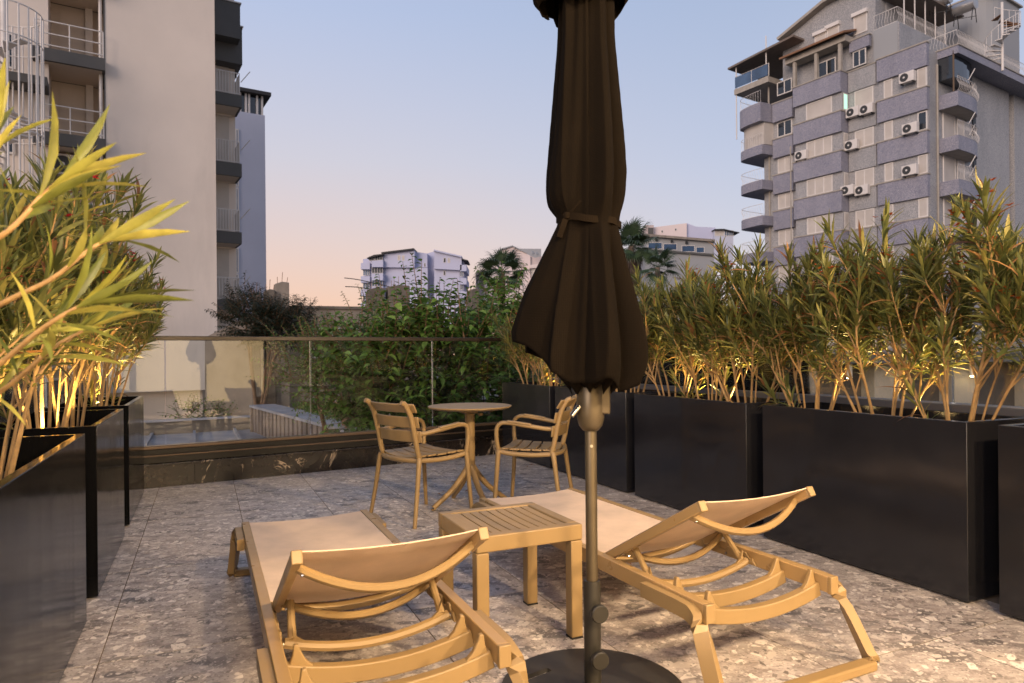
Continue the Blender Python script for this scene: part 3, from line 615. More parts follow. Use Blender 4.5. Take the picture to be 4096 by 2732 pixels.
MB().tube([(-.040, -.03, .950), (-.066, -.042, .922)], [.009, .009], 14).build('crank_socket', M['steel'], hs_, smooth=True)
# canopy cloth in folds: rows down the umbrella, radius by height, pleats by angle
def canopy(name, rows, seed, pleat, n=288, hem=None, twist=.5):
    rg = np.random.default_rng(seed); th = np.linspace(0, 2 * np.pi, n, endpoint=False); V = []
    ph = rg.uniform(0, 6.28, 6); K = len(rows)
    for k, (z, rl, rr, amp) in enumerate(rows):
        f = k / (K - 1); tw = twist * f
        base = rr * (.5 + .5 * np.cos(th)) + rl * (.5 - .5 * np.cos(th))
        ww = (pleat / 2 * (th + tw) + ph[0] + .5 * np.sin(2 * th + 2 * f) + .25 * np.sin(3 * th + ph[2])) / np.pi % 1.; w = np.where(ww < .36, ww / .36, (1 - ww) / .64) ** .8
        w2 = .5 + .5 * np.sin((pleat * 2 + 1) * th + ph[1] + 4 * f + .8 * np.sin(3 * th + ph[4])); w3 = np.sin(3 * th + ph[2] + 1.3 * f)
        w4 = np.abs(np.sin((pleat + 3) / 2 * (th - .6 * tw) + ph[3])) ** .8
        r = base * (1 - amp * (.60 * (1 - w) + .10 * w2 + .30 * w4 * (.5 + .5 * np.sin(th * 2 + ph[4])))) * (1 + .06 * w3 + .03 * np.sin(5 * th + 9 * f + ph[5])); r = np.maximum(r, .022)
        zz = np.full(n, z)
        if hem is not None and f > .55: zz = z + (hem(th) + .02 * w - .01 * w2) * ((f - .55) / .45) ** 1.6
        V += [(r[i] * math.cos(th[i]), r[i] * math.sin(th[i]), zz[i]) for i in range(n)]
    F_ = [(k * n + i, k * n + (i + 1) % n, (k + 1) * n + (i + 1) % n, (k + 1) * n + i) for k in range(K - 1) for i in range(n)]
    o = MB().add(V, F_).build(name, M['canopy'], um, smooth=True)
    o.data.set_sharp_from_angle(angle=R(180))
    s = o.modifiers.new('cloth', 'SOLIDIFY'); s.thickness = .0022; s.offset = -1
    return o
def rows_from(keys, n):
    ks = sorted(keys, key=lambda q: -q[0]); zs = np.linspace(ks[0][0], ks[-1][0], n); kz = [k[0] for k in ks][::-1]
    f = lambda j: np.interp(zs, kz, [k[j] for k in ks][::-1])
    def sm(a):
        b = np.concatenate([[a[0]] * 2, a, [a[-1]] * 2]); return np.convolve(b, [.1, .2, .4, .2, .1], 'valid')
    return list(zip(zs, sm(f(1)), sm(f(2)), f(3)))
# (height, radius left, radius right, fold depth)
main = [(2.55, .03, .03, .2), (2.42, .095, .085, .42), (2.25, .108, .090, .44), (2.15, .112, .092, .44), (1.95, .132, .114, .46), (1.80, .148, .130, .46), (1.70, .160, .136, .44), (1.62, .158, .128, .42),
        (1.575, .122, .113, .28), (1.552, .100, .100, .16), (1.53, .112, .106, .26), (1.46, .150, .122, .42), (1.36, .196, .150, .48), (1.25, .242, .182, .52), (1.18, .262, .198, .52), (1.13, .276, .198, .52), (1.09, .282, .182, .50), (1.06, .276, .158, .46)]
hem = lambda th: .050 * np.cos(th - 2.7) + .030 * np.cos(2 * th) + .020 * np.sin(4 * th + 1.) + .008
canopy('canopy', rows_from(main, 110), 5, 6, hem=hem, twist=.35)
inner = [(1.50, .062, .062, .3), (1.35, .115, .105, .42), (1.22, .150, .150, .5), (1.12, .165, .195, .5), (1.06, .140, .18, .5), (1.02, .10, .125, .45), (1.0, .066, .070, .3)]
canopy('inner_canopy', rows_from(inner, 60), 9, 8, hem=lambda th: .012 * np.sin(8 * th) + .004, twist=.2)
cap = [(2.64, .02, .02, .2), (2.54, .085, .08, .3), (2.44, .145, .13, .4), (2.36, .185, .155, .44), (2.31, .20, .165, .46), (2.285, .19, .16, .45), (2.265, .165, .145, .42)]
canopy('vent_cap', rows_from(cap, 36), 21, 8, hem=lambda th: .02 * np.sin(5 * th + 1) + .02 * np.cos(th), twist=.25)
tp = [(.104 * math.cos(q) - .001, .101 * math.sin(q), 1.556 - .012 * math.cos(q + .4) + .003 * math.sin(5 * q)) for q in np.linspace(0, 2 * math.pi, 48, endpoint=False)]
tie = MB().sweep(tp, [(-.0035, -.011), (.0035, -.011), (.0035, .011), (-.0035, .011)], (0, 0, 1), closed=True).build('tie_strap', M['strap'], um, smooth=True)
k0 = Vector((-.078, -.070, 1.565))
MB().lathe([(.0, -.014), (.011, -.01), (.014, 0), (.011, .01), (0, .014)], 12).build('knot', M['strap'], tie, smooth=True, loc=k0)
for pts in ([(0, 0, 0), (.018, -.012, .026), (.045, -.014, .052), (.056, -.008, .05)], [(0, 0, 0), (-.012, -.01, -.03), (-.026, -.012, -.07)]):
    MB().sweep([k0 + p for p in smooth_path(pts, 5)], [(-.009, -.0015), (.009, -.0015), (.009, .0015), (-.009, .0015)], (0, -1, .2)).build('strap_end', M['strap'], tie, smooth=True)
# ================================================================== foliage
def leaf_template(kind):
    if kind == 'lance':                                    # long, slightly folded and arched
        st = [(0, .10, 0), (.2, .62, .012), (.48, 1., .018), (.76, .68, .0), (1., .03, -.035)]
    elif kind == 'ovate': st = [(0, .12, 0), (.28, .95, .02), (.6, .85, .01), (1., .02, -.06)]
    else: st = [(0, .1, 0), (.4, 1., .02), (1., .02, -.04)]
    V = []
    for x, w, z in st: V += [(x, -w / 2, z, .2 * w), (x, 0, z, 0.), (x, w / 2, z, .2 * w)]
    F_ = []
    for i in range(len(st) - 1):
        a = 3 * i; F_ += [(a, a + 1, a + 4, a + 3), (a + 1, a + 2, a + 5, a + 4)]
    return np.array(V), F_
TMPL = {k: leaf_template(k) for k in ('lance', 'ovate', 'small')}
def leaves_mesh(name, kind, pos, dirs, ups, length, width, cols, mat, parent, bend=None):
    """all arrays over leaves; one mesh"""
    V, F_ = TMPL[kind]; pos = np.asarray(pos, float); N = len(pos); d = np.asarray(dirs, float); d /= np.linalg.norm(d, axis=1)[:, None] + 1e-9
    s = np.cross(d, np.asarray(ups, float)); s /= np.linalg.norm(s, axis=1)[:, None] + 1e-9; u = np.cross(s, d)
    L = np.asarray(length, float)[:, None, None]; Wd = np.asarray(width, float)[:, None, None]
    x = V[None, :, 0, None] * L; y = V[None, :, 1, None] * Wd; z = V[None, :, 2, None] * L + V[None, :, 3, None] * Wd
    if bend is not None: z = z - np.asarray(bend)[:, None, None] * L * (V[None, :, 0, None] ** 2)
    P_ = pos[:, None, :] + x * d[:, None, :] + y * s[:, None, :] + z * u[:, None, :]
    nv = len(V); me = bpy.data.meshes.new(name)
    F_ = np.array(F_); fi = (F_[None] + (np.arange(N) * nv)[:, None, None]).reshape(-1, 4)
    me.vertices.add(N * nv); me.vertices.foreach_set('co', P_.reshape(-1))
    me.loops.add(fi.size); me.loops.foreach_set('vertex_index', fi.reshape(-1)); me.polygons.add(len(fi)); me.polygons.foreach_set('loop_start', np.arange(0, fi.size, 4))
    me.polygons.foreach_set('use_smooth', np.ones(len(fi), bool)); me.update(calc_edges=True)
    ca = me.color_attributes.new('tint', 'FLOAT_COLOR', 'POINT'); c = np.ones((N, nv, 4)); c[:, :, :3] = np.asarray(cols)[:, None, :]; ca.data.foreach_set('color', c.reshape(-1))
    me.materials.append(mat); o = bpy.data.objects.new(name, me); COL.objects.link(o); o.parent = parent; return o
def pick(pal, w, n, rg, jit=.18):
    pal = np.array(pal); i = rg.choice(len(pal), n, p=np.array(w) / sum(w)); return np.clip(pal[i] * (1 + rg.normal(0, jit, (n, 1))), .004, 1)
OLE = ([(.085, .105, .034), (.14, .155, .044), (.215, .215, .06), (.31, .27, .07), (.38, .20, .075), (.22, .10, .04)], [2.4, 3.4, 2.8, 1.2, .5, .3])
def path_at(pts, f):
    x = f * (len(pts) - 1); i = min(int(x), len(pts) - 2); return pts[i].lerp(pts[i + 1], x - i)
def shoot_leaves(pts, rg, start, ll, out, dens=1., tip=True, gap=.019):
    """whorls of three along the shoot from fraction start to its tip"""
    L = sum((pts[i + 1] - pts[i]).length for i in range(len(pts) - 1)); n = max(3, int(L * (1 - start) / gap))
    for k in range(n + 1):
        f = start + (1 - start) * k / n; p = path_at(pts, f); a = path_at(pts, min(1, f + .05)); b = path_at(pts, max(0, f - .05)); ax = (a - b).normalized()
        e = ax.orthogonal().normalized(); e2 = ax.cross(e); young = (f - start) / (1 - start)
        for j in range(3):
            if rg.random() > (.80 * dens if young < .85 else .95): continue
            an = 2.094 * j + 1.047 * (k % 2) + rg.normal(0, .25); rad = e * math.cos(an) + e2 * math.sin(an)
            tilt = R(58 - 38 * young + rg.normal(0, 10))
            d = ax * math.cos(tilt) + rad * math.sin(tilt); d.z -= .12 * (1 - young) * rg.random()
            l = ll * (.62 + .5 * math.sin(math.pi * min(1, .25 + .75 * (1 - young)))) * rg.uniform(.72, 1.12)
            out.append((p, d, (ax - rad * .15 if tilt > .3 else -rad), l, rg.uniform(.0, .18) if young < .6 else rg.uniform(-.06, .08)))
def stems_of(mains, rg, ll, parent, flowers, dens=1.):
    """mains: list of control-point lists in parent space; builds stem parts with twigs and fills the leaf list"""
    out = []; tips = []
    for c in mains:
        pts = smooth_path(c, 5); n = len(pts); r0 = rg.uniform(.0062, .0100)
        mb = MB().tube(pts, [r0 * (1 - .62 * i / (n - 1)) for i in range(n)], 7)
        shoot_leaves(pts, rg, rg.uniform(.40, .58), ll, out, dens); tips.append(pts[-1])
        L = sum((pts[i + 1] - pts[i]).length for i in range(n - 1))
        for q in range(int(rg.integers(5, 9))):
            f0 = rg.uniform(.30, .88); p = path_at(pts, f0); ax = (path_at(pts, min(1, f0 + .06)) - p).normalized()
            an = rg.uniform(0, 6.28); e = ax.orthogonal().normalized(); rad = e * math.cos(an) + ax.cross(e) * math.sin(an)
            ln = L * rg.uniform(.24, .46) * (1.15 - .5 * f0); d = (ax + rad * rg.uniform(.35, .75)).normalized()
            tw = smooth_path([p, p + d * ln * .45 + Vector((0, 0, .02)), p + d * ln * .8 + Vector((0, 0, .10 * ln)), p + d * ln + Vector((0, 0, .26 * ln))], 4)
            mb.tube(tw, [.0052 * (1 - .6 * i / (len(tw) - 1)) for i in range(len(tw))], 5)
            shoot_leaves(tw, rg, rg.uniform(.22, .4), ll * .95, out, dens); tips.append(tw[-1])
        mb.build('stem', M['bark'], parent, smooth=True)
    return out, tips
def put_leaves(out, rg, parent, name='foliage', kind='lance', wr=.125, pal=OLE, mat='leaf'):
    N = len(out); L = np.array([o[3] for o in out]); c = pick(pal[0], pal[1], N, rg)
    dry = c[:, 0] > c[:, 1] * 1.35; bend = np.array([o[4] for o in out]); bend[dry] += rg.uniform(.2, .8, dry.sum())
    o = leaves_mesh(name, kind, [tuple(q[0]) for q in out], [tuple(q[1]) for q in out], [tuple(q[2]) for q in out], L, L * wr * rg.uniform(.8, 1.2, N), c, M[mat], parent, bend)
    o['kind'] = 'stuff'; return o
def blossoms(tips, rg, parent, col, share, name):
    pos, dr, up, ln, cc = [], [], [], [], []
    for t in tips:
        if rg.random() > share: continue
        for q in range(int(rg.integers(5, 12))):
            b = t + Vector((rg.normal(0, .022), rg.normal(0, .022), .03 + rg.normal(0, .022)))
            for k in range(4):
                a = rg.uniform(0, 6.28); pos.append(tuple(b)); dr.append((math.cos(a), math.sin(a), rg.uniform(-.1, .9))); up.append((0, 0, 1)); ln.append(rg.uniform(.012, .022)); cc.append(np.array(col) * rg.uniform(.6, 1.25))
    if pos: o = leaves_mesh(name, 'ovate', pos, dr, up, ln, np.array(ln) * .7, cc, M['petal'], parent); o['kind'] = 'stuff'
def oleander(label, s, t, h, seed, n=7, lean=(0, 0), ll=.125, group='oleanders in the right planters', flower=None, spread=.30, dens=1.):
    rg = np.random.default_rng(seed); z0 = .665; r = thing('oleander', label, 'shrub', W(s, t, z0), GA, group); mains = []
    for k in range(n):
        a = 2 * math.pi * (k + rg.uniform(-.3, .3)) / n; b = Vector((.05 * math.cos(a), .085 * math.sin(a), -.02)); L = h * rg.uniform(.84, 1.08)
        o = Vector((math.cos(a) * .62 + lean[0], math.sin(a) * 1.25 + lean[1], 0)) * spread * rg.uniform(.5, 1.35)
        j = lambda q: Vector((rg.normal(0, q), rg.normal(0, q), 0))
        mains.append([b, b + o * .30 + Vector((0, 0, L * .30)) + j(.006), b + o * .64 + Vector((0, 0, L * .64)) + j(.014), b + o * .95 + Vector((0, 0, L)) + j(.03)])
    out, tips = stems_of(mains, rg, ll, r, flower, dens)
    for k in range(int(rg.integers(0, 3))):                 # a low leafy sprout
        a = rg.uniform(0, 6.28); b = Vector((.04 * math.cos(a), .06 * math.sin(a), 0)); tw = smooth_path([b, b + Vector((.10 * math.cos(a), .14 * math.sin(a), .10)), b + Vector((.16 * math.cos(a), .25 * math.sin(a), .24))], 4)
        MB().tube(tw, .004, 5).build('stem', M['bark'], r, smooth=True); shoot_leaves(tw, rg, .4, ll * .95, out, .8)
    put_leaves(out, rg, r)
    if flower: blossoms(tips, rg, r, flower[0], flower[1], 'flower_clusters')
    return r
ORG, RED = (.46, .10, .015), (.65, .02, .05)
RP = [(3.27, .80, 1.08, 'oleander at the right edge of the picture, nearest of the right row', (ORG, .1)), (3.29, 1.42, 1.18, 'tall oleander in the nearest right planter, leaning into the picture edge', (ORG, .2)),
      (3.28, 2.06, 1.14, 'oleander at the near end of the large charcoal planter behind the right lounger', (ORG, .35)), (3.30, 2.46, 1.10, 'oleander in the middle of the large charcoal planter, orange withered blossoms on top', (ORG, .55)), (3.30, 2.92, 1.06, 'oleander at the far end of the large charcoal planter behind the right lounger', (ORG, .4)),
      (3.28, 3.42, 1.06, 'oleander at the near end of the third right planter, leaning both ways', (ORG, .2)), (3.29, 3.80, 1.12, 'oleander in the middle of the third right planter', (ORG, .12)), (3.30, 4.22, 1.04, 'oleander at the far end of the third right planter', (ORG, .12)),
      (3.28, 4.78, 1.02, 'oleander just right of the umbrella skirt, in the fourth right planter', (ORG, .12)), (3.30, 5.38, 1.05, 'oleander behind the umbrella cloth in the fourth right planter', (RED, .1)),
      (3.27, 6.18, 1.06, 'oleander in the farthest right planter, partly hidden by the umbrella', (RED, .25)), (3.27, 6.62, 1.0, 'red flowering oleander left of the umbrella in the farthest right planter', (RED, .3))]
for k, (s, t, h, lb, fl_) in enumerate(RP): oleander(lb, s, t, h * (.74 if k < 2 else .82), 100 + k, 8 if k < 6 else 7, (-.12, 0), flower=fl_, ll=.140)
LP = [(-.70, 2.25, .80, 'oleander in the nearest visible black planter at the left edge'), (-.70, 2.95, 1.0, 'oleander at the far end of the nearest visible black planter'), (-.70, 3.92, 1.18, 'tall oleander in the middle black planter on the left'), (-.70, 4.50, 1.18, 'oleander at the far end of the middle black planter on the left'),
      (-.70, 5.35, 1.08, 'oleander at the near end of the farthest black planter'), (-.69, 5.98, 1.02, 'oleander in the farthest black planter, reaching over the glass balustrade')]
for k, (s, t, h, lb) in enumerate(LP): oleander(lb, s, t, h, 200 + k, 8, (.05, 0), group='oleanders in the left planters', flower=(RED, .04), spread=.32, ll=.138)
# near branches that hang into the picture on the left, out of the planter beside the camera
nb = thing('oleander', 'large yellow green oleander branches hanging in the left foreground', 'shrub', W(-.70, 1.2, .665), GA, 'oleanders in the left planters')
rg = np.random.default_rng(77); inv = (Matrix.Translation(W(-.70, 1.2, .665)) @ Matrix.Rotation(GA, 4, 'Z')).inverted(); DP = 4096 / 2351
def dpx(x, y, Y): return inv @ Q(x * DP, y * DP, Y)
root0 = Vector((.02, .0, -.02)); out = []
shoots = [[(-150, 800, 1.12), (0, 700, 1.06), (120, 640, 1.05), (210, 570, 1.08), (262, 548, 1.12)], [(-130, 640, 1.02), (20, 530, 1.0), (90, 455, 1.02), (140, 410, 1.05)], [(-160, 940, 1.1), (-20, 850, 1.05), (90, 760, 1.02), (160, 715, 1.02), (215, 690, 1.04)],
          [(-160, 980, 1.15), (0, 900, 1.12), (120, 800, 1.1), (190, 760, 1.12)], [(-150, 700, .98), (-60, 520, .98), (-40, 400, 1.), (-25, 340, 1.02)]]
for sh in shoots:
    pts = [root0, root0.lerp(dpx(*sh[0]), .55)] + [dpx(*q) for q in sh]; pts = smooth_path(pts, 5); n = len(pts)
    MB().tube(pts, [.0062 * (1 - .6 * i / (n - 1)) for i in range(n)], 8).build('stem', M['bark'], nb, smooth=True)
    shoot_leaves(pts, rg, .58, .14, out, .6, gap=.062)
cols = pick([(.20, .22, .04), (.30, .29, .055), (.40, .36, .075), (.38, .17, .03), (.12, .15, .035)], [3, 4, 3, .25, 1.2], len(out), rg, .12)
for (p, d, u, l, b), c in zip(out, cols): leaves_mesh('leaf', 'lance', [tuple(p)], [tuple(d)], [tuple(u)], [l], [l * .115], [c], M['leaf'], nb, [b])

# ------------------------------------------------------------------ small spotlights standing in the planters
def spot(s, t, e, label, tilt=(0, 0)):
    r = thing('planter_spotlight', label, 'spotlight', W(s, t, .672), GA, 'spotlights among the oleander stems')
    MB().lathe([(.006, -.06), (.006, .012)], 8).build('spike', M['blackm'], r); MB().lathe([(.018, .012), (.024, .02), (.026, .066), (.022, .066), (.020, .056), (0, .056)], 16).build('lamp_body', M['blackm'], r, smooth=True)
    MB().lathe([(.0, .057), (.0195, .057), (.0195, .060), (0, .060)], 16).build('lens', M['lampglow'], r)
    l = bpy.data.lights.new('spot_light', 'SPOT'); l.energy = e; l.color = (1, .66, .20); l.spot_size = R(125); l.spot_blend = .7; l.shadow_soft_size = .02
    o = bpy.data.objects.new('spot_light', l); COL.objects.link(o); o.parent = r; o.location = (0, 0, .075); o.rotation_euler = (math.pi + tilt[0], tilt[1], 0)
SE = 30.
for s, t, e, lb in ((3.40, 1.10, SE, 'small spotlight in the nearest right planter between two oleanders'), (3.44, 2.26, SE, 'small lit spotlight behind the stems of the large charcoal planter'), (3.44, 2.70, SE * .8, 'small lit spotlight at the far half of the large charcoal planter'), (3.42, 3.62, SE, 'small lit spotlight among the stems of the third right planter'), (3.42, 4.02, SE, 'small lit spotlight at the far half of the third right planter'),
                    (3.42, 5.08, SE, 'small lit spotlight in the planter behind the umbrella'), (3.42, 6.42, SE * 1.2, 'small lit spotlight in the farthest right planter'), (-.80, 1.05, 24, 'small spotlight in the black planter beyond the left picture edge'), (-.62, 2.62, SE, 'small spotlight in the nearest visible black planter'), (-.66, 3.74, SE * 1.2, 'bright small spotlight at the near rim of the middle black planter'), (-.66, 4.22, SE, 'small spotlight deeper in the middle black planter'), (-.66, 5.62, SE * 1.2, 'small spotlight in the farthest black planter')):
    spot(s, t, e, lb)
# fallen leaves on the tiles
for k, (u, v) in enumerate(((1775, 1965), (1762, 1978), (1878, 1962), (1822, 1878), (1806, 1930), (2105, 1865), (2118, 1860), (2050, 1872), (1918, 1864), (1935, 1872), (1965, 1818), (2527, 2258))):
    p = P(u, v, .004); lb = 'withered brown leaf lying on the floor tiles near the bistro table' if k < 11 else 'withered brown leaf under the backrest of the right lounger'
    a = rng.uniform(0, 6.28); l = rng.uniform(.03, .055)
    o = leaves_mesh('fallen_leaf', 'ovate', [(0, 0, 0)], [(math.cos(a), math.sin(a), .12)], [(0, 0, 1)], [l], [l * .45], [(.3, .12, .04)], M['dry'], None, [rng.uniform(-.3, .2)]); o.location = p
    tag(o, lb, 'leaf', 'withered leaves on the terrace floor')

# ================================================================== trees beyond the balustrade
def spray_tree(name, label, base, trunk_top, blobs, seed, nshoot, pal, ll, kind='ovate', wr=.62, shoot=(.35, .75), gap=.05, mat='tleaf', up=.6, cat='tree', droop=.35, tops=()):
    rg = np.random.default_rng(seed); base = Vector(base); r = thing(name, label, cat, base, 0.)
    tt = Vector(trunk_top) - base; m = MB(); tp = smooth_path([Vector((0, 0, 0)), tt * .5 + Vector((rg.normal(0, .12), rg.normal(0, .1), 0)), tt], 5); m.tube(tp, [.13 - .06 * i / (len(tp) - 1) for i in range(len(tp))], 9); m.build('trunk', M['trunk'], r, smooth=True)
    tot = sum(b[4] * b[5] * b[6] for b in blobs); out = []; br = MB()
    for bx in blobs:
        c = Q(bx[0] * DP, bx[1] * DP, bx[2]) - base; lm = smooth_path([tt * .8, tt.lerp(c, .5) + Vector((rg.normal(0, .15), rg.normal(0, .15), .1)), c], 4); br.tube(lm, [.05 - .035 * i / (len(lm) - 1) for i in range(len(lm))], 7)
        for q in range(max(6, int(nshoot * bx[4] * bx[5] * bx[6] / tot))):
            d = rg.normal(0, 1, 3); d /= np.linalg.norm(d); rr = rg.uniform(.35, 1.) ** .55; e = Vector((d[0] * bx[4] * rr, d[1] * bx[5] * rr, d[2] * bx[6] * rr)); p = c + e
            sd = (Vector(d) * .7 + Vector((rg.normal(0, .3), rg.normal(0, .3), up))).normalized(); ln = rg.uniform(*shoot)
            pts = smooth_path([p, p + sd * ln * .5, p + sd * ln + Vector((0, 0, -.12 * ln))], 4); br.tube(pts, [.007, .006, .006, .005, .005, .004, .004, .003, .002][:len(pts)], 4)
            sprig(pts, rg, ll, gap, droop, out)
    for (x, y, Y, L) in tops:
        tip = Q(x * DP, y * DP, Y) - base; p0 = tip - Vector((rg.normal(0, .1), rg.normal(0, .1), L)); pts = smooth_path([p0, p0.lerp(tip, .5) + Vector((rg.normal(0, .03), 0, 0)), tip], 6); br.tube(pts, [.012 - .009 * i / (len(pts) - 1) for i in range(len(pts))], 5); sprig(pts, rg, ll, gap * .9, droop, out)
    br.build('branches', M['trunk'], r, smooth=True); N = len(out); L = np.array([o[3] for o in out])
    o = leaves_mesh('crown', kind, [tuple(q[0]) for q in out], [tuple(q[1]) for q in out], [tuple(q[2]) for q in out], L, L * wr * rg.uniform(.8, 1.15, N), pick(pal[0], pal[1], N, rg), M[mat], r, np.array([q[4] for q in out])); o['kind'] = 'stuff'
    return r
def sprig(pts, rg, ll, gap, droop, out):
    L = sum((pts[i + 1] - pts[i]).length for i in range(len(pts) - 1)); n = max(3, int(L / gap))
    for k in range(n + 1):
        f = .06 + .94 * k / n; p = path_at(pts, f); ax = (path_at(pts, min(1, f + .05)) - path_at(pts, max(0, f - .08))).normalized(); e = ax.cross(Vector((rg.normal(0, .3), rg.normal(0, .3), 1))).normalized()
        sg = 1 if k % 2 else -1; d = e * sg * rg.uniform(.7, 1.1) + ax * rg.uniform(.1, .6); d.z -= droop * rg.uniform(.4, 1.3)
        l = ll * (1.12 - .55 * f) * rg.uniform(.7, 1.15); out.append((p, d, Vector((rg.normal(0, .25), rg.normal(0, .25), 1)), l, rg.uniform(0, .3)))
GRN = ([(.055, .105, .02), (.10, .19, .032), (.16, .28, .05), (.24, .38, .085)], [2., 3.2, 2.6, 1.2])
DRK = ([(.022, .036, .022), (.042, .060, .040), (.07, .09, .065)], [2, 2, 1.]); LIM = ([(.06, .13, .012), (.10, .19, .02), (.16, .26, .04)], [1, 2, 1])
spray_tree('mulberry_tree', 'leafy green tree filling the view behind the glass and the bistro table', (-1.2, 10.2, -5.2), (-1.1, 10., -1.0), [(940, 890, 9.2, 0, 1.05, .7, .85), (1040, 880, 9.4, 0, 1.1, .6, .95), (1000, 805, 9.6, 0, .9, .6, .5), (870, 850, 9.3, 0, .8, .7, .5), (1100, 960, 9.4, 0, 1.0, .6, .65), (990, 1000, 9.2, 0, 1.0, .6, .6)], 31, 900, GRN, .165,
           tops=((945, 582, 9.6, 1.2), (968, 600, 9.3, .9), (905, 640, 9.6, .8), (870, 630, 9.8, .8), (1020, 650, 9.2, .9), (1050, 640, 9., .8), (1075, 660, 9., .7), (835, 680, 9.6, .5), (985, 650, 9.4, .8), (925, 600, 10., .9), (1000, 690, 9.2, .6), (890, 690, 9.4, .5), (960, 690, 9.2, .7)))
spray_tree('locust_tree', 'feathery green tree behind the middle of the glass balustrade', (-2.7, 11.6, -5.2), (-2.8, 11.0, -.3), [(725, 845, 9.8, 0, .55, .6, .5), (790, 830, 10.2, 0, .7, .6, .4), (800, 900, 9.4, 0, .5, .5, .4), (850, 745, 10.6, 0, .4, .4, .25)], 37, 430, GRN, .085, 'small', .42, (.3, .6), .028, droop=.2)
spray_tree('leafy_tree', 'green tree rising between the palm and the umbrella', (.2, 13.2, -5.2), (.1, 13.1, 0.), [(1150, 740, 12.4, 0, .55, .5, .4), (1190, 790, 12., 0, .9, .7, .5), (1110, 820, 12.6, 0, .8, .7, .5), (1165, 690, 12.6, 0, .35, .4, .25)], 41, 400, GRN, .16)
spray_tree('dark_willow_bush', 'dark grey green bush with narrow leaves against the concrete pillars', (-7.0, 18.6, -5.2), (-7., 18.6, 0.), [(585, 735, 18.3, 0, .75, .7, .55), (650, 745, 18.3, 0, .75, .7, .45), (560, 700, 18.5, 0, .4, .4, .45), (690, 735, 18.3, 0, .35, .4, .35), (640, 775, 18.4, 0, .7, .5, .3)], 43, 620, DRK, .17, 'small', .28, (.3, .65), .03, cat='bush', tops=((570, 648, 18.3, .6), (608, 668, 18.3, .5), (640, 690, 18.2, .4), (555, 668, 18.4, .5)))
spray_tree('young_shrub', 'small leafy shrub below the beige building beyond the glass', (-7.3, 17.2, -5.2), (-7.3, 17.2, -1.6), [(455, 955, 17., 0, .45, .3, .14), (500, 960, 17., 0, .35, .3, .16), (425, 950, 17., 0, .25, .2, .2)], 47, 70, GRN, .10, 'ovate', .6, (.3, .6), .06, cat='shrub', tops=((400, 922, 17., .5), (470, 924, 17., .5)))
# clipped green hedge running behind the slatted wall
hg = np.random.default_rng(5); pos, dr, up, ln = [], [], [], []
for k in range(5200):
    f = hg.random() ** .8; a = P(655 * DP, 932 * DP, .02).lerp(P(835 * DP, 986 * DP, .02), f); off = Vector((.9, .42, 0)) * hg.uniform(.05, .55)
    pos.append(tuple(a + off + Vector((0, 0, hg.uniform(-.35, .12) - abs(hg.normal(0, .03)))))); dr.append(tuple(hg.normal(0, 1, 3) + np.array((0, 0, .6)))); up.append((0, 0, 1)); ln.append(hg.uniform(.05, .09))
hd = thing('hedge', 'bright green clipped hedge behind the slatted roof wall', 'hedge', (0, 0, 0))
o = leaves_mesh('foliage', 'small', pos, dr, up, ln, np.array(ln) * .5, pick(LIM[0], LIM[1], len(pos), hg), M['tleaf'], hd); o['kind'] = 'stuff'
# ------------------------------------------------------------------ fan palms
def frond_mesh(seed, L=1.15, seg=26):
    rg = np.random.default_rng(seed); m = MB(); m.tube([(0, 0, 0), (.5, 0, .03), (1., 0, 0)], .02, 5)
    for k in range(seg):
        a = R(-125 + 250 * k / (seg - 1)); d = Vector((math.cos(a), math.sin(a), .12)); e = Vector((-math.sin(a), math.cos(a), 0)); l = L * (.75 + .25 * math.cos(a)) * rg.uniform(.9, 1.08); o = Vector((1., 0, 0)); w = .05
        p1, p2, p3 = o + d * l * .4, o + d * l * .78 + Vector((0, 0, -.08)), o + d * l + Vector((0, 0, -.30 - .2 * rg.random()))
        m.add([o, p1 + e * w, p2 + e * w * .6, p3, p2 - e * w * .6, p1 - e * w, p1 + Vector((0, 0, .02))], [(0, 1, 6), (0, 6, 5), (1, 2, 6), (6, 2, 4), (6, 4, 5), (2, 3, 4)])
    return m
FM = [frond_mesh(3), frond_mesh(4)]; FGRN = simple('palm_frond_green', (.040, .068, .030), .5, var=.35, vs=1.5); FDRY = simple('palm_frond_dry', (.17, .12, .085), .8, var=.35, vs=2.)
fobj = None
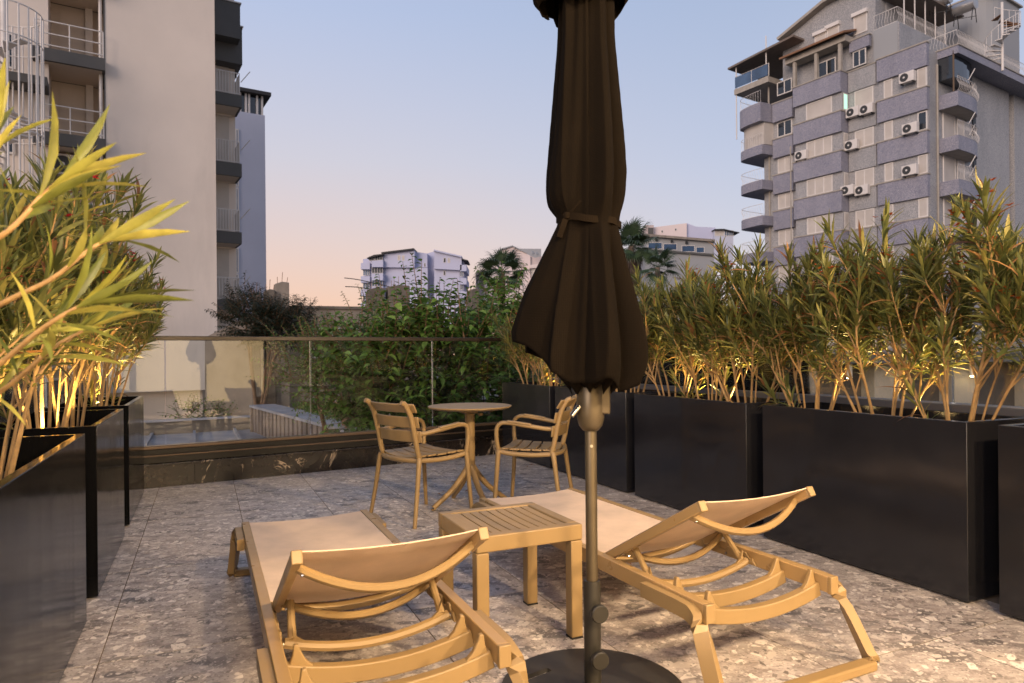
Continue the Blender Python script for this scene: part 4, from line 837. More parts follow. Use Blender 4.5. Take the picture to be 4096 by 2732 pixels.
def palm(label, u, v, Y, sc, n, seed, skirt):
    rg = np.random.default_rng(seed); c = Q(u, v, Y); r = thing('fan_palm', label, 'palm tree', (c.x, c.y, -5.2), 0., 'fan palms'); H = c.z + 5.2
    MB().tube([(0, 0, 0), (.05, 0, H * .5), (0, 0, H)], [.26 * sc, .2 * sc, .2 * sc], 10).build('trunk', M['palmtr'], r, smooth=True)
    global fobj
    for k in range(n):
        if fobj is None: f = FM[0].build('frond', FGRN, r); fobj = f
        else: f = fobj.copy(); COL.objects.link(f); f.parent = r
        el = R(75 - 115 * (k / (n - 1)) + rg.normal(0, 8)); az = 2.4 * k + rg.normal(0, .2)
        f.location = (0, 0, H); f.rotation_euler = (rg.normal(0, .3), -el, az); f.scale = (sc * rg.uniform(.85, 1.1),) * 3
    if skirt:
        pos, dr, up, ln, cc = [], [], [], [], []
        for k in range(900):
            a = rg.uniform(0, 6.28); z = H - .2 - rg.random() * 2.6 * sc; q = (.35 + .35 * rg.random()) * sc * (1 - .3 * (H - z) / (2.6 * sc)); pos.append((q * math.cos(a), q * math.sin(a), z)); dr.append((.25 * math.cos(a), .25 * math.sin(a), -1)); up.append((math.cos(a), math.sin(a), 0)); ln.append(rg.uniform(.5, 1.1) * sc); cc.append(np.array((.19, .125, .10)) * rg.uniform(.35, 1.3))
        o = leaves_mesh('dry_skirt', 'small', pos, dr, up, ln, np.array(ln) * .1, cc, M['tleaf'], r); o['kind'] = 'stuff'
palm('tall fan palm with brown dry skirt just right of the umbrella cloth', 2525, 985, 40, .85, 24, 1, True)
palm('fan palm in front of the pale gabled house left of the umbrella', 2008, 1092, 38, .82, 22, 2, False)
palm('low fan palm behind the oleanders in front of the grey building', 2630, 1070, 38, .72, 16, 3, False)
# ================================================================== buildings
def rect(m, p0, p1, z0, z1, q0, q1, out):                 # q: distance outward from the facade plane
    ys = sorted((q0 * out, q1 * out)); return m.box(min(p0, p1), max(p0, p1), ys[0], ys[1], min(z0, z1), max(z0, z1))
def block(r, name, fc, pts, q0, q1, mat, bevel=0.):
    """outline given by photo pixels on the plane q0, carried back to q1"""
    pol = [fc.pz(u, v, q0) for u, v in pts]; ys = sorted((q0 * fc.out, q1 * fc.out)); return MB().prism(pol, ys[0], ys[1], 'y').build(name, mat, r, bevel=bevel)
def balusters(m, path, z0, z1, gap, r=.011, wav=0., out=(0, 0, 0)):
    path = [Vector((a, b, 0)) for a, b in path]; o = Vector(out)
    for a, b in zip(path, path[1:]):
        n = max(1, int((b - a).length / gap)); nrm = Vector((b - a)).cross(Vector((0, 0, 1))).normalized()
        for k in range(n):
            p = a.lerp(b, k / n)
            if wav: pts = [p + nrm * wav * f + Vector((0, 0, z0 + (z1 - z0) * h)) for h, f in ((0, 0), (.18, .8), (.36, 1.), (.55, .3), (.75, -.45), (1, 0))]
            else: pts = [p + Vector((0, 0, z0)), p + Vector((0, 0, z1))]
            m.tube(pts, r, 4)
    for z in (z0, z1): m.tube([(p.x, p.y, z) for p in path], .02, 5)
    return m
def window(r, fc, p0, p1, z0, z1, q, pane, panels=1, frame='white', box=False):
    """frame, panes and sill; q is where the wall surface is"""
    o = fc.out; m = MB(); fw = .07
    rect(m, p0, p0 + fw, z0, z1, q, q + .06, o); rect(m, p1 - fw, p1, z0, z1, q, q + .06, o); rect(m, p0 + fw, p1 - fw, z1 - fw, z1, q, q + .06, o); rect(m, p0 + fw, p1 - fw, z0, z0 + fw, q, q + .06, o)
    for k in range(1, panels): c = p0 + (p1 - p0) * k / panels; rect(m, c - fw / 2, c + fw / 2, z0 + fw, z1 - fw, q, q + .058, o)
    w = m.build('window', M[frame], r)
    for k in range(panels):
        a = p0 + fw + (p1 - p0 - 2 * fw) * k / panels; b = p0 + fw + (p1 - p0 - 2 * fw) * (k + 1) / panels
        rect(MB(), a, b, z0 + fw, z1 - fw, q + .004, q + .03, o).build('shutter' if pane.startswith('shut') else 'pane', M[pane], w)
    if box: rect(MB(), p0 - .08, p1 + .08, z1 + .002, z1 + .26, q, q + .24, o).build('shutter_box', M['white'], w)
    return w
acs = None
def ac_unit(pos, rz, label, sc=1.):
    global acs
    if acs is None:
        r = thing('air_conditioner', label, 'air conditioner', (0, 0, 0), 0., 'air conditioners on the house walls')
        MB().box(-.42, .42, -.17, .17, 0, .60).build('casing', M['acw'], r, bevel=.02); MB().tube([(-.12, -.171, .30), (-.12, -.185, .30)], .24, 24).build('fan_grille', M['acd'], r)
        MB().tube([(-.12, -.186, .30), (-.12, -.196, .30)], .06, 12).build('fan_hub', M['acw'], r); MB().box(-.36, -.30, -.15, .2, -.05, -.001).build('bracket', M['acd'], r); MB().box(.30, .36, -.15, .2, -.05, -.001).build('bracket', M['acd'], r); acs = r
    else: r = copy_tree(acs)
    r.location = pos; r.rotation_euler = (0, 0, rz); r.scale = (sc,) * 3; r['label'] = label; return r

# ------------------------------------------------------------------ beige block on the left
lc = Q(864, 700, 26.5); LF = Facade((lc.x, lc.y, 0), 58.6, -1)
lb = LF.root('apartment_building', 'beige rendered apartment block with dark balcony slabs on the left', 'building')
pe = LF.pz(421, 250)[0]; zt = 22.
zo = LF.pz(874, 1558)[1]
rect(MB(), pe, 0, zo, zt, 0, -9, -1).build('wall', M['beige'], lb)
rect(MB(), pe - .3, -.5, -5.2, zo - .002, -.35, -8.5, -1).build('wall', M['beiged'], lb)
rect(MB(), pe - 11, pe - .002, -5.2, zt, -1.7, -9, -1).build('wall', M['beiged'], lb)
pl = LF.pz(195, 300)[0]
rect(MB(), pl - 6, pl, zo, zt, 0., -1.698, -1).build('wall', M['beige'], lb)
rect(MB(), pe - .62, pe - .38, -1, zt, -1.698, -1.45, -1).build('wall', M['beige'], lb)
MB().tube([(pe - .14, .12, -2), (pe - .14, .12, zt)], .06, 8).build('drain_pipe', M['white'], lb)
rect(MB(), pe - .04, pe + .0, -2, zt, .002, .02, -1).build('joint_strip', M['slabgrey'], lb)
zs0 = LF.pz(421, 236, .3)[1]; zb0 = LF.pz(421, 284, .3)[1]; dz = 2.9
for k in range(-1, 6):
    z1 = zs0 - dz * k; z0 = z1 - (zs0 - zb0)
    if z0 < -1: break
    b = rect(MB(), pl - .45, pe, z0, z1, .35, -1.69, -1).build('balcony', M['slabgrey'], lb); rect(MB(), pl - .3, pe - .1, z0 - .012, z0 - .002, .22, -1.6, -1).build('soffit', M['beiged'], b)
    m = MB(); a0, a1, y = pl - .38, pe - .06, -.30
    for zz in (.12, .52, .95): m.tube([(a0, y, z1 + zz), (a1, y, z1 + zz)], .022, 6)
    for x in (a0, (a0 + a1) / 2, a1): m.tube([(x, y, z1), (x, y, z1 + .95)], .02, 6)
    m.tube([(a0, y, z1 + .95), (a0, -.02, z1 + .95)], .022, 6); m.build('railing', M['white'], b)
    rect(MB(), pl + .25, pe - .66, z1 + .02, z1 + 2.3, -1.69, -1.66, -1).build('window', M['beiged'], lb)
# canopy and dark windows of the part on the far left
cz = LF.pz(170, 372, .0)[1]; rect(MB(), pl - 5.5, LF.pz(190, 370, 1.)[0], cz - .05, cz + .24, 1.0, .002, -1).build('canopy', M['slabgrey'], lb)
for (u, v0, v1) in ((42, 130, 280), (40, 500, 620)):
    a, z1 = LF.pz(u - 14, v0); b, z0 = LF.pz(u + 22, v1); window(lb, LF, a, b, z0, z1, .002, 'wglass', 1)
a, z1 = LF.pz(500, 1085); b, z0 = LF.pz(560, 1150); window(lb, LF, a, b, z0, z1, .002, 'wglass', 2)
# low windows seen under the oleanders
for k in range(3): window(lb, LF, pe - 6.5 + 2.2 * k, pe - 5.2 + 2.2 * k, -.9, .3, -1.698, 'wglass', 2)
# the set-back part on the right with its balconies
LS = Facade(LF.O + Vector((-.521, .8536, 0)) * 3.6, 58.6, -1)
pr = LS.pz(944, 800)[0]
rect(MB(), -2, pr, -5.2, zt - .8, -3.6, -11, -1).build('wall', M['beige'], lb)
lv = [(414, 461), (679, 730), (945, 990), (1208, 1248), (1471, 1506)]
for k, (v1, v0) in enumerate(lv):
    q = .0; pa = -.9; z1 = LS.pz(900, v1, q)[1]; z0 = LS.pz(900, v0, q)[1]; pb = LS.pz(946, v1, q)[0]
    y0, y1 = -3.6, -2.4
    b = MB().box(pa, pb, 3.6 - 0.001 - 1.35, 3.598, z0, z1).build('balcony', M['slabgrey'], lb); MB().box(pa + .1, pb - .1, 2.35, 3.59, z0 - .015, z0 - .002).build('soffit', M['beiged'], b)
    m = MB(); balusters(m, [(pa + .05, 2.32), (pb - .08, 2.32), (pb - .06, 3.55)], z1 + .06, z1 + .95, .11, .016, .06 if k >= 3 else 0.); m.build('railing', M['white'], b)
    if k < 4:
        w = MB().box(pa, pb - .30, 3.555, 3.597, z1 + 1.0 - .95, z1 + 2.35).build('window', M['shut'], lb); MB().box(pa - .02, pb - .22, 3.40, 3.597, z1 + 2.352, z1 + 2.58).build('shutter_box', M['beige'], w)
    MB().tube([(pb - .02, 2.35, z1 + .6), (pb + .30, 2.0, z1 + 1.0)], .018, 5).build('drying_arm', M['white'], b)
for (u0, v1, u1, v0, qy) in ((855, 70, 940, 205, 2.25), (930, 136, 958, 282, 2.9)):
    z1 = LS.pz(u1, v1)[1]; z0 = LS.pz(u1, v0)[1]; pb = LS.pz(u1, (v0 + v1) / 2, 0)[0]; MB().box(-1.2, pb, qy, 3.6 + 2, z0, z1).build('roof_band', M['slabgrey'], lb); MB().box(-1.2, pb + .05, qy - .05, 5.6, z1 + .001, z1 + .05).build('roof_trim', M['white'], lb)
def on(fc, u, v, q): p, z = fc.pz(u, v, q); h = fc.O + fc.d * p + fc.n * q; return Vector((h.x, h.y, z))
ac_unit(on(LF, 272, 705, -.55), LF.phi, 'large air conditioner on the beige block balcony behind the near leaves', 1.25)
ac_unit(on(LS, 872, 285, -3.3), LF.phi, 'air conditioner under the dark roof band of the beige block', .9)
# white spiral stair cage
sc_ = Q(20, 400, 21.6); sp = thing('spiral_staircase', 'white spiral staircase in a cage of bars at the upper left', 'staircase', (sc_.x, sc_.y, -5.2)); H = 23.
MB().tube([(0, 0, 0), (0, 0, H)], .10, 12).build('pole', M['white'], sp, smooth=True)
for k in range(22):
    a = 2 * math.pi * k / 22; MB().tube([(1.02 * math.cos(a), 1.02 * math.sin(a), 4.), (1.02 * math.cos(a), 1.02 * math.sin(a), 17.4)], .028, 6).build('bar', M['white'], sp)
tr = None
for k in range(60):
    a = .42 * k; z = 4.5 + .2 * k
    if tr is None: c = tr = MB().prism([(0.08, -.03), (.98, -.20), (.98, .20), (.08, .03)], 0, .035).build('tread', M['white'], sp)
    else: c = tr.copy(); COL.objects.link(c)
    c.location = (0, 0, z); c.rotation_euler = (0, 0, a)
for z in (17.4, 16.4, 13.5, 10.5, 7.5): MB().tube([(1.02 * math.cos(q), 1.02 * math.sin(q), z) for q in np.linspace(0, 2 * math.pi, 28, endpoint=False)], .022, 5, True).build('hoop', M['white'], sp)

# ------------------------------------------------------------------ blue-white tower behind it
tcn = Q(1062, 700, 44.); TF = Facade((tcn.x, tcn.y, 0), 58.6, -1)
tw = TF.root('apartment_tower', 'plain blue white tower with glazed top floor behind the beige block', 'building')
z1 = TF.pz(1060, 462)[1]; rect(MB(), -12, 0, -5.2, z1, 0, -9, -1).build('wall', M['bwhite'], tw)
zt_ = TF.pz(1055, 385)[1]; rect(MB(), -10, -.12, z1 + .001, zt_, -.15, -8, -1).build('glazed_storey', M['wglass'], tw)
for u in (962, 985, 998, 1030, 1050): p = TF.pz(u, 430)[0]; rect(MB(), p - .06, p + .06, z1 + .002, zt_ - .002, -.14, -.04, -1).build('mullion', M['white'], tw)
rect(MB(), -10.5, .35, zt_ + .001, zt_ + .22, .3, -8.5, -1).build('roof', M['roofd'], tw)
for v in (560, 690, 795, 905, 1035, 1140):
    a, b = TF.pz(942, v)[0], TF.pz(955, v)[0]; zc = TF.pz(948, v)[1]; window(tw, TF, a, b, zc - .9, zc + .7, .002, 'bluegl', 1)

# ------------------------------------------------------------------ grey and blue mosaic block on the right
rc = Q(3721, 700, 45.); RB = Facade((rc.x, rc.y, 0), -32.7, 1); RE = Facade((rc.x, rc.y, 0), 57.3, -1)
z6 = lambda x, y: (2900 + x / 1.96, y / 1.96)
rb_ = RB.root('apartment_building', 'grey and blue mosaic apartment block with gabled top on the right', 'building')
pp = lambda x, y, q=0.: RB.pz(*z6(x, y), q)
QB, QD, QA = 1.0, .35, .35
ztop = pp(1605, 320, QD)[1]
pA0, pA1 = pp(530, 900, QA)[0], pp(372, 900, QA)[0]; pB0, pB1 = pp(908, 900, QB)[0], pp(533, 900, QB)[0]; pC0, pC1 = pp(1192, 900)[0], pp(975, 900)[0]; pD1 = pp(1192, 900, QD)[0]; pEnd = pp(305, 900)[0]
rect(MB(), 0.01, pEnd, -5.2, pp(1605, 440, 0)[1], 0, -11.99, 1).build('wall', M['mosg'], rb_)
k0 = pp(1605, 670, QD)[1]; k1 = pp(1605, 845, QD)[1]; dz = (k0 - pp(1605, 1360, QD)[1]) / 2; bh = k0 - k1
lev = [k0 - dz * k for k in range(-1, 8)]
def band(p0, p1, q, z1, z0, mat='mosb'):
    b = rect(MB(), p0, p1, z0, z1, q, .002, 1).build('spandrel', M[mat], rb_); rect(MB(), min(p0, p1) - .05, max(p0, p1) + .05, z1 + .001, z1 + .09, q + .06, .003, 1).build('coping', M['stone'], b)
for k, z1 in enumerate(lev):
    z0 = z1 - bh
    if k == 0: band(0, pD1, QD, ztop, z0)
    else: band(0, pD1, QD, z1, z0)
    band(pC0 + .01, pC1 - .01, .12, z1, z0, 'mosg'); band(pB0, pB1, QB, z1, z0)
    band(pA0 + .02, pA1, QA, z1 - .4, z0 - .4)
    zw1, zw0 = z0 - .02, z1 - dz + .10
    if k < len(lev) - 1:
        rect(MB(), pB0 + .02, pB1 - .02, zw0 - .1, zw1 + .02, QB - .25, .004, 1).build('bay_wall', M['mosg'], rb_)
        rect(MB(), .02, pD1 - .02, zw0 - .1, zw1 + .02, QD - .22, .006, 1).build('bay_wall', M['mosg'], rb_)
    if k < len(lev) - 1:
        for x0, x1, n, q in ((640, 842, 3, QB - .25), (1250, 1318, 1, QD - .22), (1513, 1588, 1, QD - .22), (1020, 1168, 2, 0.)):
            a, b = pp(x1, 900, q)[0], pp(x0, 900, q)[0]
            op = (k == 1 and x0 == 1513); window(rb_, RB, a, b, zw0 + .02, zw1 - .03, q + .002, 'wglass' if op else 'shut', 1 if (k == 0 and x0 in (640, 1020)) else n)
        a, b = pp(528, 900)[0], pp(414, 900)[0]; window(rb_, RB, a, b, zw0 - .3, zw1 - .42, .002, 'wglass' if k == 0 else 'shut', 2)
        # narrow window in the flank of the bay, one of them lit
        f = MB().box(pB0 - .02, pB0 + .0, .12, QB - .32, zw0 + .02, zw1 - .03).build('window', M['white'], rb_); MB().box(pB0 - .035, pB0 - .021, .2, QB - .4, zw0 + .12, zw1 - .12).build('pane', M['greenlit'] if k == 0 else M['shut'], f)
a, b = pp(528, 690)[0], pp(412, 690)[0]; zc = pp(470, 700)[1]; window(rb_, RB, a, b, pp(470, 735)[1], pp(470, 630)[1], .002, 'wglass', 2)
# gabled upper storey
gb = block(rb_, 'gable_wall', RB, [z6(455, 720), z6(455, 325), z6(800, 40), z6(1010, -70), z6(1180, -150), z6(1180, 480)], -.25, -9, M['mosg'])
m = MB()
for A, B in (((440, 330), (800, 34)), ((800, 34), (1180, -156))):
    a, za = RB.pz(*z6(*A), -.2); b, zb = RB.pz(*z6(*B), -.2); m.bar([(a, .0, za + .12), (b, .0, zb + .12)], .7, .22)
m.build('roof_edge', M['stone'], rb_)
for (x0, x1, yt, yb) in ((705, 798, 270, 385), (802, 898, 215, 340), (1012, 1118, 118, 262)):
    a, b = pp(x1, 200, -.25)[0], pp(x0, 200, -.25)[0]; xc = (x0 + x1) / 2; window(rb_, RB, a, b, pp(xc, yb, -.25)[1], pp(xc, yt, -.25)[1], -.248, 'shut', 1, box=True)
a, b = pp(1118, 450, -.02)[0], pp(1015, 450, -.02)[0]; window(rb_, RB, a, b, pp(1065, 520)[1], pp(1065, 395)[1], .13, 'wglass', 2)
block(rb_, 'upper_wall', RB, [z6(1181, 640), z6(1181, 245), z6(1368, 172), z6(1368, 460)], -.05, -8, M['mosg'])
band(pp(1130, 400, .3)[0], pp(975, 400, .3)[0], .3, pp(1050, 300, .3)[1], pp(1050, 385, .3)[1])
# loggia with tiled eaves above the bay
zB = lev[1]; pst = [pp(x, 560, QB - .15)[0] for x in (905, 718, 548)]
for p in pst: rect(MB(), p - .11, p + .11, lev[0] - .12 if False else lev[0] + .09, lev[0] + 2.05, QB - .05, QB - .27, 1).build('loggia_post', M['stone'], rb_)
rect(MB(), pst[0] - .5, pst[2] + .7, lev[0] + 2.052, lev[0] + 2.5, QB + .05, .0, 1).build('eaves_beam', M['stone'], rb_)
MB().prism([(QB + .55, lev[0] + 2.42), (QB + .55, lev[0] + 2.56), (-.1, lev[0] + 3.1), (-.1, lev[0] + 2.96)], pst[0] - .7, pst[2] + .9, 'x').build('eaves_roof', M['rust'], rb_)
a, b = pp(872, 540, 0)[0], pp(735, 540, 0)[0]; window(rb_, RB, a, b, lev[0] + .4, lev[0] + 1.6, .004, 'wglass', 2)
# left wing: covered roof terrace and rounded balconies
zf = pp(180, 660, 1.)[1]; pw0, pw1 = pEnd - 1.2, pp(72, 650, 1.)[0]
MB().box(pw0, pw1, -4.5, 1.0, zf - .45, zf).build('terrace_slab', M['stone'], rb_)
m = MB(); m.box(pw0 + .1, pw1 - .05, .93, .95, zf + .1, zf + 1.0); m.build('glass_rail', M['bluegl'], rb_); m = MB(); balusters(m, [(pw0, .94), (pw1 - .05, .94)], zf + .02, zf + 1.05, 1.2, .03); m.build('rail_posts', M['white'], rb_)
zq = pp(60, 515, 1.2)[1]; zr_ = pp(465, 300, 1.2)[1]
MB().prism([(pw0 - 2.4, zr_), (pw0 - 2.4, zr_ - .16), (pw1 + .5, zq - .16), (pw1 + .5, zq)], -4.5, 1.2, 'y').build('terrace_roof', M['brownroof'], rb_)
for p, q in ((pw1 - .1, .85), (pw0 + .3, .85), (pw1 - .1, -4.2)): MB().tube([(p, q, zf - 4.2 if p > pw1 - .2 else zf), (p, q, zf + (zq - zf) + (pw1 - p) * .45)], .05, 6).build('terrace_post', M['white'], rb_)
def round_balc(z1, z0, q, mat='mosb', wav=.0, glassed=False, dep=1.9):
    pol = [(pEnd - 1.0, .0)] + [(pEnd - 1.0 + (pw1 - pEnd + .7) * math.sin(t) ** .9, 1.5 * q * (math.cos(t) ** .5 if math.cos(t) > 0 else 0)) for t in np.linspace(0.05, math.pi / 2, 10)] + [(pw1 - .3, -3.8), (pEnd - 1., -3.8)]
    b = MB().prism(pol, z0, z1, 'z').build('balcony', M[mat], rb_)
    m = MB(); balusters(m, [(x * .98 + .02 * pEnd, y * .96) for x, y in pol[1:-1]], z1 + .02, z1 + .95, .2, .011, wav); m.build('railing', M['white'], b)
    if glassed: MB().prism([(x * .9 + .1 * pEnd, y * .7) for x, y in pol], z1 + .1, z1 + 2.3, 'z').build('glazing', M['shut'], b)
zz = pp(200, 900, 1.)[1]; round_balc(zz + .55, zz - .95, 1., 'mosb', 0.)
for y0, gl in ((1170, True), (1440, False), (1715, False), (1990, False)): z1 = pp(200, y0, 1.)[1]; round_balc(z1, z1 - .75, .9, 'mosb', 0. if gl else .1, gl)
MB().tube([pe_ for pe_ in [(pp(348, 620)[0], .1, pp(348, 620)[1]), (pp(348, 620)[0], .1, -5)]], .07, 6).build('drain_pipe', M['stone'], rb_)
MB().tube([(pp(555, 850, .2)[0], .9, lev[1] - bh), (pp(555, 850, .2)[0], .9, -5)], .05, 6).build('drain_pipe', M['stone'], rb_)
# the end face with rounded balconies
re_ = lambda x, y, q=0.: RE.pz(*z6(x, y), q)

ee = RE.root('apartment_wing', 'right end wing of the mosaic block with rounded balconies and roof terrace', 'building')
pe0, pe1 = re_(1660, 600)[0], re_(1965, 900)[0]; pe2 = re_(2268, 900, 0)[0]; pe3 = pe2 + 6
rect(MB(), 0.012, pe1, -5.2, re_(1700, 430)[1], 0, -11, -1).build('wall', M['mosg'], ee)
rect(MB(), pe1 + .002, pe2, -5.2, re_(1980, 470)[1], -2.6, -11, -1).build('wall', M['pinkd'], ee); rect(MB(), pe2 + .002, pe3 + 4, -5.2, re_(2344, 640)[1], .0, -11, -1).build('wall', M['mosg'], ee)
# roof slab with terrace rail
zs1 = re_(1860, 365, 1.3)[1]; zs0_ = re_(1860, 425, 1.3)[1]
rect(MB(), pe0 + .1, pe3 + 4, zs0_, zs1, 1.3, -11, -1).build('roof_slab', M['mosb'], ee); rect(MB(), pe0 + .05, pe3 + 4.05, zs1 + .001, zs1 + .08, 1.36, -11, -1).build('roof_trim', M['stone'], ee)
m = MB(); balusters(m, [(pe0 + .15, .8), (pe0 + .15, -1.2), (pe3 + 4, -1.2)], zs1 + .1, zs1 + 1.05, .2, .011, .12); m.build('railing', M['white'], ee)
MB().tube([(pe0 + .3, .6, zs0_), (pe0 - .05, -.06, zs0_ - .4), (pe0 - .05, -.06, -5)], .07, 6).build('drain_pipe', M['stone'], ee)
zl = [re_(1850, y, 1.2)[1] for y in (722, 1065, 1408, 1750, 2090)]
for k, z1 in enumerate(zl):
    z0 = z1 - .95; a0 = pe0 + .12; a1 = re_(2000, 800, .8)[0]; pol = [(a0, 0.), (a0, -1.25)] + [(a0 + (a1 - a0) * (.35 + .65 * math.sin(t)), -1.25 * math.cos(t) ** .8) for t in np.linspace(0, math.pi / 2 - .02, 9)]
    b = MB().prism(pol, z0, z1, 'z').build('balcony', M['mosb'], ee); MB().prism([(a0 + .12 + (x - a0) * .93, y * .92) for x, y in pol], z0 - .02, z0 - .002, 'z').build('soffit', M['stone'], b)
    m = MB(); balusters(m, [(x, y * 1.0) for x, y in pol[1:]], z1 + .03, z1 + .98, .19, .011, .12); m.build('railing', M['white'], b)
    for (x, y) in ((pol[2][0], -1.25), (pol[-1][0], -.1)): MB().tube([(x, y, z1 + .98), (x + .35, y - .25, z1 + 1.75)], .03, 5).build('drying_arm', M['white'], b)
    if k == 0: MB().prism([(a0 + .06 + (x - a0) * .9, y * .8) for x, y in pol], z1 + 1.0, z1 + 2.75, 'z').build('glazing', M['wglass'], b); rect(MB(), a0 - .02, a0 + .05, z1 + .02, z1 + 2.75, .95, 1.03, -1).build('mullion', M['wood'], b)
    else:
        for x0, x1 in ((1705, 1800), (1815, 1870)): window(ee, RE, re_(x0, 900)[0], re_(x1, 900)[0], z1 + .05, z1 + 2.0, .002, 'shut', 1, box=True)
for k in range(5): z1 = zl[k] - 1.6; w = rect(MB(), pe1 - .55, pe1 - .12, z1 - .2, z1 + 1.3, .002, .08, -1).build('grille', M['blackm'], ee)
# things on the roof: penthouse with balcony, round stair, tanks
pn = RB.root('roof_penthouse', 'grey penthouse with wavy white railing on top of the mosaic block', 'building')
q0 = -.3; a, b = pp(1180, 200, -.3)[0], pp(1370, 200, -.3)[0]; zp = pp(1370, 172, -.3)[1]
MB().box(b, a, -7, -.02, ztop - .5, zp).build('wall', M['greyr'], pn); MB().box(b - .012, b - .001, -6.9, -.1, ztop - .4, zp - .05).build('side_panel', M['bwhite'], pn)
for k in range(4): MB().box(b - .02, b - .0125, -6.8, -.2, zp - .6 - .55 * k, zp - .57 - .55 * k).build('panel_joint', M['roofd'], pn)
m = MB(); balusters(m, [(a, -.1), (b + .05, -.1), (b + .05, -7.)], zp + .05, zp + 1.05, .2, .011, .12); m.build('railing', M['white'], pn)
MB().box(b - .3, a + .2, -9, -.9, zp + 2.5, zp + 2.64).build('pergola_roof', M['brownroof'], pn); MB().box(b + 1.6, a, -9, -1.6, zp, zp + 2.49).build('room', M['mosg'], pn)
d_ = MB().box(b + 1.8, b + 2.6, -1.6, -1.54, zp + .05, zp + 2.1).build('door', M['white'], pn); MB().box(b + 1.9, b + 2.5, -1.54, -1.52, zp + .2, zp + 2.0).build('pane', M['wglass'], d_)
for k in range(5): p = b + .05; MB().tube([(p, -1.0 - 1.45 * k, zp), (p, -1.0 - 1.45 * k, zp + 2.5)], .045, 6).build('post', M['white'], pn)
rr_ = Q(3860, 170, 54); rt = thing('stair_tower', 'grey curved stair tower beside the roof stair', 'tower', (rr_.x, rr_.y, 0), RB.phi)
zt2 = Q(3870, 48, 54)[2]; MB().prism([(1.8, 1.6), (-1.0, 1.9)] + [(-1.0 - 1.6 * math.sin(t), 1.9 * math.cos(t)) for t in np.linspace(.2, math.pi / 2, 6)] + [(-2.6, -3), (1.8, -3)], zs1 - 1, zt2, 'z').build('wall', M['greyr'], rt)
MB().box(-2.8, 2.0, -3.2, 2.0, zt2 + .001, zt2 + .12).build('roof', M['stone'], rt)
for k, (u, v, lbl) in enumerate(((3760, 5, 'round metal solar water tank at the top edge above the penthouse'), (3860, 28, 'round metal solar water tank on the stair tower roof'))):
    c = Q(u, v, 50); t_ = thing('water_tank', lbl, 'water tank', c, RB.phi, 'solar tanks on the mosaic block'); MB().tube([(-.75, 0, 0), (-.72, 0, 0), (.72, 0, 0), (.75, 0, 0)], [.3, .42, .42, .3], 18).build('drum', M['tank'], t_, smooth=True)
    m = MB()
    for x in (-.6, .6):
        for y in (-.4, .4): m.tube([(x, y, -1.3), (x, y * .5, -.36)], .03, 5)
    m.tube([(-.6, -.4, -.8), (.6, .4, -.8)], .025, 5).build('stand', M['blackm'], t_)
s2 = Q(4010, 215, 47.5); s3 = thing('roof_spiral_stair', 'white spiral stair on the roof of the mosaic block at the right edge', 'staircase', (s2.x, s2.y, zs1)); Hs = Q(4010, 10, 47.5)[2] - zs1
MB().tube([(0, 0, -.5), (0, 0, Hs)], .09, 10).build('pole', M['white'], s3)
for k in range(14):
    an = 2.2 + .42 * k; z = .4 + (Hs - 1.2) * k / 13; MB().prism([(.08 * math.cos(an - .5), .08 * math.sin(an - .5)), (1.05 * math.cos(an - .2), 1.05 * math.sin(an - .2)), (1.05 * math.cos(an + .2), 1.05 * math.sin(an + .2)), (.08 * math.cos(an + .5), .08 * math.sin(an + .5))], z, z + .05, 'z').build('tread', M['rust'] if k > 8 else M['white'], s3)
    MB().tube([(1.05 * math.cos(an), 1.05 * math.sin(an), z), (1.05 * math.cos(an), 1.05 * math.sin(an), z + 1.)], .018, 5).build('baluster', M['white'], s3)
MB().tube([(1.05 * math.cos(2.2 + .42 * k), 1.05 * math.sin(2.2 + .42 * k), 1.4 + (Hs - 1.2) * k / 13) for k in range(14)], .025, 5).build('handrail', M['white'], s3)
for (x, y, q, lbl) in ((1432, 648, QD, 'air conditioner between two shutters on the top right storey of the mosaic block'), (1008, 918, .15, 'left one of the two air conditioners beside the green lit window'), (1115, 895, .15, 'right one of the two air conditioners beside the green lit window'), (1455, 1048, QD, 'air conditioner beside the open window of the mosaic block'), (995, 1176, .15, 'air conditioner in the recess two storeys below the loggia'), (602, 1255, QB - .2, 'air conditioner left of a three panel shutter on the blue bay'),
                        (1452, 1375, QD, 'air conditioner on the right half of the mosaic block, lowest of its column'), (965, 1530, .4, 'air conditioner at the corner of the bay low on the mosaic block'), (1078, 1530, .15, 'air conditioner in the recess low on the mosaic block')):
    ac_unit(on(RB, *z6(x, y), q + .22), RB.phi + math.pi, lbl, 1.15)

# ------------------------------------------------------------------ far houses, seen almost head on
def far(name, label, Y): f = Facade((0, Y, 0), 90, -1); return f, f.root(name, label, 'building')
cf, cb_ = far('apartment_building', 'pale lilac apartment house with sloping roofs beyond the tree', 140.)
zc_ = lambda x, y: (1420 + x / 4.612, 950 + y / 4.612)
def fwin(fc, r, zf_, x0, x1, y0, y1, q, pane='wglass', n=1): a, z1 = fc.pz(*zf_(x0, y0), q); b, z0 = fc.pz(*zf_(x1, y1), q); return window(r, fc, a, b, z0, z1, q + .002, pane, n)
block(cb_, 'wall', cf, [zc_(520, 2000), zc_(520, 545), zc_(1340, 560), zc_(1340, 2000)], 0, -14, M['lilac']); block(cb_, 'wall', cf, [zc_(1341, 2000), zc_(1341, 292), zc_(1462, 256), zc_(1462, 2000)], -3., -14, M['lilac'])
block(cb_, 'upper_wall', cf, [zc_(520, 548), zc_(520, 300), zc_(1098, 232), zc_(1098, 552)], .9, -14.2, M['lilac']); block(cb_, 'upper_wall', cf, [zc_(1099, 552), zc_(1099, 262), zc_(1335, 294), zc_(1335, 552)], -.9, -14.2, M['lilac'])
